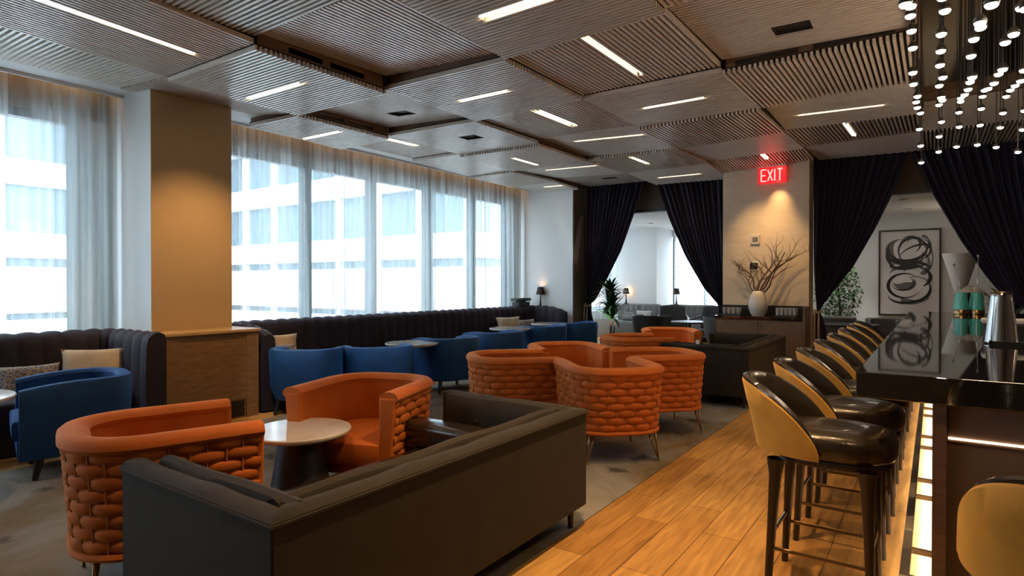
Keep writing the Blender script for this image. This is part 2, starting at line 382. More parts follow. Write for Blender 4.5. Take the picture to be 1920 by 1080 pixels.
def rrect(x0, x1, y0, y1, r, k=4):
    out = []
    for cx, cy, a in ((x1 - r, y0 + r, -90), (x1 - r, y1 - r, 0), (x0 + r, y1 - r, 90), (x0 + r, y0 + r, 180)):
        for i in range(k + 1):
            t = R(a + 90 * i / k); out.append((cx + r * math.cos(t), cy + r * math.sin(t)))
    return out

# ================================================================== THE ROOM
XW = -7.42                                   # inner face of the window wall
struct('floor', MB().box(-7.6, -5.85, -6.0, 17.2, -0.1, 0).box(-1.738, 3.6, -6.0, 17.2, -0.1, 0).box(-5.85, -1.738, 11.25, 17.2, -0.1, 0), 'floorwood')
struct('floor_carpet', MB().box(-5.85, -1.738, -6.0, 11.25, -0.1, 0.004), 'carpet')
struct('ceiling', MB().box(-7.7, 3.6, -6.0, 11.75, 3.85, 3.95), 'ceil')
wl = MB()
wl.box(XW - 0.2, XW, -6.0, 17.2, 0, 0.62)                    # sill wall
struct('wall_left_header', MB().box(XW - 0.2, XW, -6.0, 17.2, 3.19, 3.85), 'taupewall')
wl.box(XW - 0.2, XW, -6.0, -5.4, 0.62, 3.19).box(XW - 0.2, XW, 2.62, 4.02, 0.62, 3.19).box(XW - 0.2, XW, 10.45, 11.9, 0.62, 3.19).box(XW - 0.2, XW, 15.4, 17.2, 0.62, 3.19)
struct('wall_left', wl, 'white')
wb = MB()
wb.box(XW, -6.0, 10.7, 11.2, 0, 3.8)
struct('wall_back', wb, 'white')
struct('wall_back_pier', MB().box(-3.02, -1.655, 10.7, 11.1, 0, 3.8), 'cream', bevel=0.006)
struct('wall_back_jamb', MB().box(-6.0, -5.98, 10.72, 11.2, 0, 3.8).box(-6.0, -5.86, 11.22, 11.26, 0, 3.8).box(-6.0, 3.4, 11.42, 11.5, 2.93, 3.8), 'taupewall')
struct('wall_back_end', MB().box(1.4, 3.6, 10.7, 11.2, 0, 3.8), 'cream')
struct('trim_1', MB().box(-6.0, 3.4, 11.38, 11.54, 2.87, 2.93), 'black')
struct('wall_right', MB().box(3.4, 3.6, -6.0, 17.2, 0, 3.85), 'bronzewall')
struct('wall_near', MB().box(-7.6, 3.6, -6.2, -6.0, 0, 3.85), 'cream')
# pillar between the two windows
struct('wall_pillar', MB().box(XW, -6.50, 2.90, 3.75, 0, 3.75), 'white')
struct('wall_pillar_face', MB().box(-6.50, -6.485, 2.90, 3.75, 0.93, 3.75), 'tan')
# curtain pocket
struct('ceiling_soffit', MB().box(-7.12, -5.9, -6.0, 10.7, 3.455, 3.49).box(-7.12, -7.10, -6.0, 10.7, 3.42, 3.49), 'white')
struct('ceiling_pocket', MB().box(XW, -7.10, -6.0, 10.7, 3.60, 3.64).box(-7.12, -7.10, -6.0, 10.7, 3.49, 3.60), 'white')
for k, (a, b) in enumerate(((-5.4, 2.75), (3.95, 10.6))):
    struct('trim_%d' % (k + 2), MB().box(-7.16, -7.13, a, b, 3.50, 3.525), 'cove')
# windows
def window(n, y0, y1, mull, x=XW, horizontal=False):
    fr = MB(); fr.box(x - 0.14, x - 0.02, y0, y1, 0.62, 0.70).box(x - 0.14, x - 0.02, y0, y1, 3.11, 3.19)
    fr.box(x - 0.14, x - 0.02, y0, y0 + 0.09, 0.7, 3.11).box(x - 0.14, x - 0.02, y1 - 0.09, y1, 0.7, 3.11)
    for m_ in mull: fr.box(x - 0.16, x - 0.0, m_ - 0.055, m_ + 0.055, 0.7, 3.11)
    f = struct('window_%d' % n, fr, 'frame')
    p = MB().box(x - 0.09, x - 0.08, y0 + 0.05, y1 - 0.05, 0.66, 3.15).build('glass_pane', 'pane', f)
window(1, -5.4, 2.62, (-3.9, -2.55, -1.22, 0.1, 1.42))
window(2, 4.02, 10.45, (5.454, 6.70, 8.02, 9.29))
window(3, 11.9, 15.4, (13.05, 14.2))

def sheer(name, y0, y1, z0, z1, label, seed, x=-7.24, gather=None, axis='y'):
    rnd = random.Random(seed); n = int((y1 - y0) / 0.018); ph = 0; rows = []
    cols = []
    for i in range(n + 1):
        t = i / n; y = lerp(y0, y1, t); ph += 0.018 * 2 * PI / (0.11 + 0.05 * math.sin(y * 2.3 + seed) + 0.03 * math.sin(y * 7.1))
        cols.append((y, ph, 0.022 + 0.012 * math.sin(y * 3.7 + seed)))
    for zz in range(9):
        tz = zz / 8; z = lerp(z1, z0, tz); row = []
        for y, p, a in cols:
            amp = a * (1.25 if tz < 0.05 else 1.0)
            off = amp * math.sin(p + 0.25 * math.sin(z * 1.3 + y)) + 0.012 * math.sin(p * 0.37 + z * 0.6)
            row.append((x + off, y, z) if axis == 'y' else (y, x + off, z))
        rows.append(row)
    mb = MB().grid(rows); o = mb.build(name, 'sheer', smooth=True); return tag(o, label, 'curtain')
sheer('sheer_curtain', -5.4, 2.74, 0.5, 3.46, 'translucent white sheer curtain over the left window, ending beside the tan pillar', 1)
sheer('sheer_curtain', 3.78, 10.62, 0.5, 3.46, 'long translucent sheer curtain over the wide window behind the long purple banquette', 5)
sheer('sheer_curtain', 2.30, 2.86, 0.5, 3.45, 'bunched greyish end of a sheer curtain beside the white side of the tan pillar', 9, x=-7.18)['group'] = 'sheer curtains'
sheer('sheer_curtain', 11.9, 15.4, 0.5, 2.9, 'sheer curtain on the window of the far room, seen between the drapes', 3)

# ------------------------------------------------------------------ ceiling panels
XS = [-6.84, -5.86, -4.43, -3.0, -1.585, -0.16]
YS = [-0.05, 1.35, 2.76, 4.17, 5.56, 6.97, 8.38, 9.8, 11.18]
H0 = 3.37
# (column, row): heights of the panel corners: near-left, near-right, far-left, far-right
HT = {(0, 1): (3.45, 3.42, 3.45, 3.38), (1, 1): (3.42, 3.42, 3.366, 3.354), (2, 1): (3.41, 3.42, 3.41, 3.42), (3, 1): (3.40, 3.40, 3.41, 3.41), (4, 1): (3.42, 3.42, 3.42, 3.42),
      (0, 2): (3.44, 3.355, 3.48, 3.36), (1, 2): (3.325, 3.308, 3.327, 3.315), (2, 2): (3.44, 3.40, 3.49, 3.42), (3, 2): (3.38, 3.37, 3.35, 3.37), (4, 2): (3.40, 3.40, 3.41, 3.41),
      (0, 3): (3.353, 3.327, 3.326, 3.335), (1, 3): (3.45, 3.36, 3.49, 3.42), (2, 3): (3.365, 3.34, 3.35, 3.355), (3, 3): (3.39, 3.395, 3.40, 3.41), (4, 3): (3.43, 3.42, 3.465, 3.42),
      (0, 4): (3.43, 3.39, 3.44, 3.43), (1, 4): (3.38, 3.35, 3.385, 3.36), (2, 4): (3.40, 3.37, 3.42, 3.40), (3, 4): (3.355, 3.36, 3.37, 3.37), (4, 4): (3.335, 3.35, 3.36, 3.37),
      (0, 5): (3.39, 3.385, 3.36, 3.37), (1, 5): (3.345, 3.32, 3.345, 3.335), (2, 5): (3.43, 3.36, 3.42, 3.37), (3, 5): (3.335, 3.34, 3.355, 3.385), (4, 5): (3.44, 3.38, 3.42, 3.40),
      (0, 6): (3.34, 3.33, 3.35, 3.36), (1, 6): (3.37, 3.34, 3.43, 3.37), (2, 6): (3.37, 3.35, 3.375, 3.38), (3, 6): (3.37, 3.40, 3.42, 3.44), (4, 6): (3.41, 3.39, 3.465, 3.49),
      (0, 7): (3.37, 3.35, 3.35, 3.33), (1, 7): (3.44, 3.37, 3.445, 3.445), (2, 7): (3.375, 3.375, 3.353, 3.33), (3, 7): (3.43, 3.45, 3.36, 3.42), (4, 7): (3.465, 3.49, 3.498, 3.48)}
# linear lamps let into the panels: (column,row): (x0, y0, x1, y1)
LP = {(1, 1): (-5.08, 1.45, -5.08, 2.62), (1, 2): (-5.74, 3.50, -4.87, 3.50), (0, 3): (-6.78, 4.92, -6.07, 4.92), (0, 4): (-6.08, 5.70, -6.08, 6.30),
      (3, 2): (-2.70, 3.465, -1.85, 3.465), (2, 3): (-4.09, 4.86, -3.47, 4.86), (3, 3): (-2.25, 4.22, -2.25, 5.34), (3, 4): (-2.62, 6.25, -1.96, 6.25),
      (2, 4): (-3.67, 5.73, -3.67, 6.60), (2, 5): (-4.09, 7.325, -3.09, 7.325), (1, 5): (-5.22, 7.48, -5.22, 8.16), (1, 6): (-5.44, 8.75, -4.48, 8.75),
      (2, 6): (-3.775, 8.58, -3.775, 9.24), (2, 7): (-4.12, 10.49, -3.35, 10.49), (0, 7): (-6.34, 10.13, -5.92, 10.13), (4, 5): (-1.32, 7.725, -0.46, 7.725),
      (4, 6): (-0.915, 8.43, -0.915, 9.45), (3, 7): (-2.19, 9.86, -2.19, 10.20)}
VENT = {(1, 3): (-5.12, 5.05), (1, 4): (-5.0, 6.2), (1, 7): (-5.0, 10.3), (4, 3): (-0.92, 5.12)}
ROWN = {0: 'row nearest the camera', 1: 'second row from the camera', 2: 'third row from the camera', 3: 'fourth row from the camera', 4: 'fifth row from the camera',
        5: 'fourth row before the drapes', 6: 'second row before the drapes', 7: 'last row, against the drapes'}
ROWN = {0: 'row closest overhead', 1: 'seventh row from the drapes', 2: 'sixth row from the drapes', 3: 'fifth row from the drapes', 4: 'fourth row from the drapes',
        5: 'third row from the drapes', 6: 'second row from the drapes', 7: 'row against the drapes'}
COLN = {0: 'narrow wooden slat ceiling panel beside the windows', 1: 'square slat ceiling panel, second column from the windows', 2: 'square slat ceiling panel, third column from the windows',
        3: 'square slat ceiling panel, fourth column from the windows', 4: 'square slat ceiling panel bordering the bar ceiling'}
def make_panel(i, j, x0, x1, y0, y1, hs, label, lamp=None, vent=None, slat=True, group='tilted slatted ceiling panels', along=None):
    g = 0.006; x0 += g; x1 -= g; y0 += g; y1 -= g
    def Z(x, y):
        a = (x - x0) / (x1 - x0); b = (y - y0) / (y1 - y0)
        return (hs[0] * (1 - a) + hs[1] * a) * (1 - b) + (hs[2] * (1 - a) + hs[3] * a) * b
    ax = ((i + j) % 2 == 1) if along is None else along
    t = thing('ceiling_panel', label, 'ceiling panel', ((x0 + x1) / 2, (y0 + y1) / 2, H0), group=group)
    ox, oy = -t.location.x, -t.location.y
    mb = MB(); pitch = 0.0441; wd = 0.0215; hh = 0.042
    L = (y1 - y0) if ax else (x1 - x0); n = int((L - wd) / pitch); pp = (L - wd) / n
    def stick(xa, xb, ya, yb, dz0, dz1):
        b = [(x + ox, y + oy, Z(x, y) + dz0 - H0) for x, y in ((xa, ya), (xb, ya), (xb, yb), (xa, yb))]
        u = [(x, y, z + dz1 - dz0) for x, y, z in b]; mb.hexa(b, u)
    for k in range(n + 1):
        c = (y0 if ax else x0) + k * pp
        segs = [((x0, x1) if ax else (y0, y1))]
        if vent:
            vx, vy = vent; hw, hd = 0.14, 0.10
            if ax and vy - hd < c + wd and c < vy + hd: segs = [(x0, vx - hw), (vx + hw, x1)]
            if not ax and vx - hw < c + wd and c < vx + hw: segs = [(y0, vy - hd), (vy + hd, y1)]
        if lamp:
            lx0, ly0, lx1, ly1 = lamp
            if ax and ly0 - 0.024 < c + wd / 2 < ly0 + 0.024: segs = [(x0, lx0), (lx1, x1)]
            if not ax and lx0 - 0.024 < c + wd / 2 < lx0 + 0.024: segs = [(y0, ly0), (ly1, y1)]
        for a, b in segs:
            if b - a < 0.02: continue
            if ax: stick(a, b, c, c + wd, 0, hh)
            else: stick(c, c + wd, a, b, 0, hh)
    mb.build('slat_grille', 'slatx' if ax else 'slaty', t)
    mb = MB(); stick(x0 + 0.002, x1 - 0.002, y0 + 0.002, y1 - 0.002, hh, hh + 0.012); mb.build('backing_board', 'backing', t)
    # fascia boards round the edge, rising into the void; two of them are pierced by slots
    top = 3.84; mb = MB()
    def board(xa, xb, ya, yb, zlo=None, zhi=None):
        pts = ((xa, ya), (xb, ya), (xb, yb), (xa, yb))
        b = [(x + ox, y + oy, (Z(x, y) + hh + 0.012 if zlo is None else Z(x, y) + zlo) - H0) for x, y in pts]
        u = [(x + ox, y + oy, (top if zhi is None else Z(x, y) + zhi) - H0) for x, y in pts]; mb.hexa(b, u)
    e = 0.012; q = 0.014
    board(x0 + q, x1 - q, y0 + q, y0 + q + e); board(x0 + q, x1 - q, y1 - q - e, y1 - q); board(x0 + q, x0 + q + e, y0 + q, y1 - q)
    if (i, j) in ((1, 2), (0, 3)):
        xa, xb = x1 - q - e, x1 - q; ya, yb = y0 + q, y1 - q; L = yb - ya
        board(xa, xb, ya, yb, None, 0.075); board(xa, xb, ya, yb, 0.125, None)
        for a, b in ((0, 0.22), (0.47, 0.53), (0.82, 1)): board(xa, xb, ya + L * a, ya + L * b, 0.075, 0.125)
    else: board(x1 - q - e, x1 - q, y0 + q, y1 - q)
    mb.build('fascia', 'fascia', t)
    if (i, j) == (4, 4):
        for a, b in ((-1.47, -0.95), (-0.84, -0.26)):
            mb = MB(); pts = ((a, y0 + 0.010), (b, y0 + 0.010), (b, y0 + q), (a, y0 + q))
            mb.hexa([(x + ox, y + oy, Z(x, y) + 0.062 - H0) for x, y in pts], [(x + ox, y + oy, Z(x, y) + 0.105 - H0) for x, y in pts])
            o = mb.build('fascia_slot', 'backing', t); o['label'] = 'long dark slot'
    if lamp:
        lx0, ly0, lx1, ly1 = lamp; mb = MB(); hw = 0.013
        if ax: stick(lx0, lx1, ly0 - hw, ly0 + hw, 0.012, 0.04)
        else: stick(lx0 - hw, lx0 + hw, ly0, ly1, 0.012, 0.04)
        o = mb.build('linear_lamp', 'led', t); o['label'] = 'glowing warm white linear lamp'
    if vent:
        vx, vy = vent; mb = MB(); hw, hd = 0.138, 0.098
        stick(vx - hw, vx + hw, vy - hd, vy + hd, 0.030, 0.040)
        stick(vx - hw, vx + hw, vy - hd, vy - hd + 0.01, 0.004, 0.040); stick(vx - hw, vx + hw, vy + hd - 0.01, vy + hd, 0.004, 0.040)
        stick(vx - hw, vx - hw + 0.01, vy - hd, vy + hd, 0.004, 0.040); stick(vx + hw - 0.01, vx + hw, vy - hd, vy + hd, 0.004, 0.040)
        o = mb.build('air_vent', 'backing', t); o['label'] = 'small dark square air vent'
    return t
for i in range(5):
    for j in range(1, 8):
        x0, x1, y0, y1 = XS[i], XS[i + 1], YS[j], YS[j + 1]
        if i == 0 and j == 7: y1 = 10.69
        if i in (0,) and j == 2: pass
        lab = COLN[i] + ', ' + ROWN[j]
        hs = HT[(i, j)]
        make_panel(i, j, x0, x1, y0, y1 if not (i == 3 and j == 7) else 10.69, hs, lab, LP.get((i, j)), VENT.get((i, j)))
# panels over the far end of the bar, beyond the bronze mirror
make_panel(5, 6, -0.16, 1.26, 7.95, 9.55, (3.44, 3.44, 3.44, 3.44), 'fine slat ceiling panel just past the bronze mirror, over the bar', along=True)
make_panel(5, 7, -0.16, 1.26, 9.56, 11.18, (3.42, 3.42, 3.47, 3.47), 'coarse slat ceiling panel over the bar end, against the right drape', along=False)
make_panel(6, 6, 1.26, 2.68, 7.95, 9.55, (3.44, 3.44, 3.44, 3.44), 'outer fine slat ceiling panel over the back of the bar', along=False)
struct('ceiling_bar', MB().box(-0.12, 3.4, -6.0, 7.93, 3.50, 3.52), 'bronze')
struct('trim_4', MB().box(-0.16, -0.10, -6.0, 7.95, 3.36, 3.84).box(-0.10, 3.4, 7.90, 7.95, 3.42, 3.84), 'bronzewall')
# slots above the drapes side of panel over the stools
struct('ceiling_recess', MB().box(-7.1, -0.16, -6.0, 1.34, 3.44, 3.50), 'slatx')

# ================================================================== NAVY DRAPES (tied back)
def drape(x0, x1, edge, fixed, tie, label, nf=13, y=11.16, seed=0):
    """x0..x1 top run; edge = free edge points (x,z) from top to tie; fixed = x of the fixed side"""
    t = thing('drape', label, 'drape', (fixed, y, 0), group='navy tied-back drapes')
    rnd = random.Random(seed); ztop = 3.50; zt = tie[1]
    def ex(z):
        for (xa, za), (xb, zb) in zip(edge, edge[1:]):
            if za >= z >= zb: return lerp(xa, xb, (za - z) / (za - zb))
        return edge[0][0] if z > edge[0][1] else edge[-1][0]
    phs = [rnd.uniform(0.75, 1.25) for _ in range(nf)]; tot = sum(phs); nu = nf * 10; rows = []
    for r in range(26):
        v = r / 25; z = lerp(ztop, zt, v); row = []
        fx = lerp(fixed, tie[0], max(0, (v - 0.55) / 0.45) ** 2 * 0.9)
        e = ex(z)
        for k in range(nu + 1):
            u = k / nu; x = lerp(fx, e, u)
            uu = u + 0.012 * math.sin(9 * u + seed)
            amp = lerp(0.040, 0.022, v) * (0.6 + 0.5 * abs(math.sin(u * 7 + seed)))
            sag = 0.05 * v * math.sin(PI * u)
            yo = amp * math.sin(uu * nf * 2 * PI) + 0.3 * amp * math.sin(uu * nf * 4.6 * PI + 1) - sag
            row.append((x - fixed, yo, z))
        rows.append(row)
    MB().grid(rows).build('drape_cloth', 'navy', t, smooth=True)
    s = 1 if tie[0] > fixed else -1; rows = []
    for r in range(10):
        v = r / 9; z = lerp(zt, 0.02, v); wd = lerp(0.07, 0.22, min(1, v * 2.2)); row = []
        for k in range(41):
            u = k / 40; row.append((tie[0] - fixed + (u - 0.5) * wd * (1.6 if v > 0.1 else 1), 0.02 * math.sin(u * 8 * PI) * (0.4 + v), z))
        rows.append(row)
    o = MB().grid(rows).build('drape_tail', 'navy', t, smooth=True)
    MB().lathe([(0.055, -0.035), (0.075, -0.02), (0.078, 0), (0.075, 0.02), (0.055, 0.035)], 16, (tie[0] - fixed, 0, zt), 1, 0.75).build('tieback', 'rope', t, smooth=True)
    mb = MB()
    for q in (-0.03, 0.03): mb.tube([(tie[0] - fixed + q, -0.07, zt - 0.02), (tie[0] - fixed + q, -0.085, zt - 0.2), (tie[0] - fixed + q * 1.1, -0.085, zt - 0.58)], [0.012, 0.016, 0.024], 8)
    o = mb.build('tassel', 'rope', t, smooth=True); o['label'] = 'cream tassel cord'
    return t
drape(-6.0, -4.65, [(-4.60, 3.52), (-4.66, 3.41), (-4.853, 2.831), (-5.139, 2.102), (-5.432, 1.569), (-5.70, 1.12), (-5.86, 1.0)], -5.97, (-5.91, 1.0),
      'dark navy drape tied back at the left jamb, by the potted plant', seed=1)
drape(-4.4, -3.1, [(-4.42, 3.52), (-4.38, 3.35), (-4.146, 2.68), (-3.835, 1.961), (-3.485, 1.361), (-3.2, 1.03)], -3.05, (-3.12, 0.99),
      'dark navy drape tied back against the cream pier, left of the exit sign', seed=2)
drape(-1.7, -0.3, [(-0.30, 3.52), (-0.338, 3.45), (-0.562, 2.797), (-0.777, 2.306), (-1.074, 1.717), (-1.381, 1.283), (-1.56, 1.02)], -1.66, (-1.60, 0.98),
      'dark navy drape tied back against the cream pier, right of the exit sign', seed=3)
drape(1.4, -0.2, [(-0.30, 3.52), (-0.262, 3.42), (-0.046, 2.836), (0.311, 2.092), (0.623, 1.535), (0.834, 1.228), (1.25, 0.98)], 1.40, (1.32, 0.97),
      'wide dark navy drape farthest right, behind the bar shakers', nf=16, seed=4)

# ================================================================== SEATING
# ---- orange woven tub chair (opens to +Y)
def make_woven():
    t = thing('tub_chair', '', 'chair', group='orange woven-back tub chairs')
    a, yb, yf, r = 0.385, -0.385, 0.385, 0.29
    P = upath(a, yb, yf, r, 0.012); S = P[-1][4]
    z0, z1 = 0.262, 0.722; rows_n = 8; rh = (z1 - z0) / rows_n
    nper = round(S / 0.160); per = S / nper
    def flare(z): return -0.035 * (1 - (z - z0) / (z1 - z0))
    nz = rows_n * 10; rows = []
    for x, y, nx, ny, s in P:
        row = []
        for k in range(nz + 1):
            z = z0 + (z1 - z0) * k / nz; q = (z - z0) / rh; ri = min(int(q), rows_n - 1); fz = q - ri
            ph = (s / per + (0.5 if ri % 2 else 0)) % 1
            sn = max(0.0, math.sin(PI * ph)); hh_ = 0.50 + 0.60 * sn ** 0.7; e_ = (2 * fz - 1) / hh_
            d = -0.004 + 0.020 * sn ** 0.42 * (max(0.0, 1 - abs(e_) ** 2.6) ** 0.6)
            row.append((x + nx * (flare(z) + d), y + ny * (flare(z) + d), z))
        rows.append(row)
    MB().grid(rows).build('woven_back', 'orange', t, smooth=True)
    # slim vertical cords seen between the bulges
    mb = MB(); n = nper * 2
    for k in range(1, n):
        s = S * k / n; p = min(P, key=lambda q: abs(q[4] - s))
        pts = [(p[0] + p[2] * (flare(z) + 0.004), p[1] + p[3] * (flare(z) + 0.004), z) for z in (z0, (z0 + z1) / 2, z1)]
        mb.tube(pts, 0.0048, 5, cap=False)
    o = mb.build('vertical_cord', 'cord', t, smooth=True)
    P2 = upath(a, yb, yf, r, 0.03)
    th = 0.095
    # inner shell
    mb = MB(); sweep(mb, P2, [(-0.045, 0.26), (-0.008, 0.73), (-th, 0.74), (-th - 0.01, 0.40), (-th, 0.27)])
    mb.build('inner_back', 'orange', t, smooth='auto')
    # padded rim
    prof = [(0.016, 0.708), (0.027, 0.726), (0.023, 0.748), (0.004, 0.765), (-0.03, 0.772), (-0.065, 0.769), (-0.092, 0.757), (-0.106, 0.737), (-0.10, 0.715), (-0.05, 0.704)]
    P3 = [(x, y, nx, ny, s) for x, y, nx, ny, s in upath(a, yb, yf + 0.012, r, 0.03)]
    mb = MB(); sweep(mb, P3, prof); mb.build('padded_rim', 'orange', t, smooth='auto')
    # arm fronts
    for s in (-1, 1):
        mb = MB(); xs = sorted((s * (a + 0.012), s * (a - th - 0.008)))
        bx = sorted((s * (a - 0.03), s * (a - th - 0.004)))
        mb.hexa([(bx[0], yf - 0.02, 0.25), (bx[1], yf - 0.02, 0.25), (bx[1], yf + 0.014, 0.25), (bx[0], yf + 0.014, 0.25)],
                [(xs[0], yf - 0.02, 0.735), (xs[1], yf - 0.02, 0.735), (xs[1], yf + 0.016, 0.735), (xs[0], yf + 0.016, 0.735)])
        mb.build('arm_front', 'orange', t, smooth='auto', bevel=0.012, seg=3)
    # bottom band
    mb = MB(); sweep(mb, P2, [(-0.018, 0.232), (-0.012, 0.246), (-0.02, 0.262), (-0.05, 0.266), (-0.08, 0.25), (-0.05, 0.228)]); mb.build('bottom_band', 'orange', t, smooth='auto')
    # base plate and seat
    poly = [(x - nx * 0.085, y - ny * 0.085) for x, y, nx, ny, s in P2] 
    mb = MB(); slab(mb, poly, 0.235, 0.30, 0.008); mb.build('seat_base', 'orange', t)
    poly = [(x - nx * (th + 0.004), y - ny * (th + 0.004)) for x, y, nx, ny, s in upath(a, yb, yf + 0.02, r, 0.05)]
    mb = MB(); slab(mb, poly, 0.29, 0.44, 0.022, 0.018); mb.build('seat_cushion', 'orange', t, smooth='auto')
    for sx in (-1, 1):
        for sy in (-1, 1):
            fx, fy = sx * 0.30, (0.31 if sy > 0 else -0.30)
            mb = MB(); tx, ty = fx * 0.86, fy * 0.86
            mb.tube([(tx - 0.035 * sx, ty, 0.24), (fx, fy, 0.012)], [0.009, 0.006], 7)
            mb.tube([(tx + 0.02 * sx, ty + 0.02 * sy, 0.24), (fx, fy, 0.012)], [0.009, 0.006], 7)
            mb.lathe([(0.010, 0.0), (0.012, 0.006), (0.008, 0.014)], 10, (fx, fy, 0.004))
            o = mb.build('leg', 'gold_leg', t, smooth=True)
    return t
oc = make_woven()
CH = [  # x, y, facing angle, label
 (-3.170, 1.449, 72.5, 'orange velvet woven-back tub chair nearest the camera, in the lower left'),
 (-3.221, 2.866, -70.6, 'orange tub chair facing the camera across the round white table, beside the near sofa'),
 (-3.352, 4.740, 45, 'orange woven tub chair, left front of the ring of four, nearest the blue chairs'),
 (-2.258, 4.694, 135, 'orange woven tub chair, right front of the ring of four, beside the oak floor'),
 (-3.338, 5.806, -45, 'orange tub chair, left rear of the ring of four, showing its smooth inner back'),
 (-2.253, 5.788, -135, 'orange tub chair, right rear of the ring of four, nearest the far sofa'),
 (-3.198, 7.312, 45, 'orange woven tub chair beyond the ring of four, left of the far pair'),
 (-3.230, 8.700, -62, 'farthest orange tub chair, facing the camera in front of the sideboard')]
for k, (x, y, a, lab) in enumerate(CH):
    if k == 0: oc.location = (x, y, 0.004); oc.rotation_euler.z = R(a - 90); oc['label'] = lab
    else: dup(oc, (x, y, 0.004), a - 90, lab)

# ---- blue barrel chair
def make_blue():
    t = thing('barrel_chair', '', 'chair', group='blue velvet barrel chairs')
    P = upath(0.385, -0.36, 0.36, 0.27, 0.03)
    def prof(s, S):
        e = min(s, S - s); k = max(0, 1 - e / 0.45); zt = 0.725 - 0.045 * k * k
        return [(-0.05, 0.16), (-0.005, 0.30), (0.004, 0.55), (0.012, zt - 0.03), (0.0, zt - 0.008), (-0.03, zt), (-0.065, zt - 0.006), (-0.085, zt - 0.03), (-0.09, 0.45), (-0.085, 0.2)]
    mb = MB(); sweep(mb, P, prof); mb.build('barrel_back', 'blue', t, smooth='auto')
    poly = [(x - nx * 0.092, y - ny * 0.092) for x, y, nx, ny, s in upath(0.385, -0.36, 0.40, 0.27, 0.05)]
    mb = MB(); slab(mb, poly, 0.30, 0.45, 0.03, 0.015); mb.build('seat_cushion', 'blue', t, smooth='auto')
    poly = [(x - nx * 0.07, y - ny * 0.07) for x, y, nx, ny, s in upath(0.385, -0.36, 0.37, 0.27, 0.05)]
    mb = MB(); slab(mb, poly, 0.165, 0.31, 0.015); mb.build('seat_base', 'blue', t, smooth='auto')
    for sx in (-1, 1):
        for sy in (-1, 1):
            x, y = sx * 0.25, sy * 0.23
            MB().tube([(x, y, 0.19), (x * 1.14, y * 1.18, 0.0)], [0.032, 0.018], 8).build('leg', 'black', t, smooth='auto')
    return t
bc = make_blue()
BCH = [(-5.60, 1.93, 256, 'blue velvet barrel chair at far left, in front of the short purple banquette'),
 (-5.86, 4.30, 128, 'blue barrel chair right beside the oak cabinet, its back spotlit'),
 (-5.40, 4.93, 150, 'second blue barrel chair from the oak cabinet, its back spotlit'),
 (-5.43, 6.24, 160, 'blue barrel chair standing alone past the first marble table, dark legs showing'),
 (-5.46, 7.38, 162, 'fourth blue barrel chair along the long banquette, behind the ring of orange chairs'),
 (-5.55, 8.83, 160, 'fifth blue barrel chair along the long banquette'),
 (-5.56, 10.02, 160, 'farthest blue barrel chair, beside the potted plant')]
for k, (x, y, a, lab) in enumerate(BCH):
    if k == 0: bc.location = (x, y, 0.004); bc.rotation_euler.z = R(a - 90); bc['label'] = lab
    else: dup(bc, (x, y, 0.004), a - 90, lab)

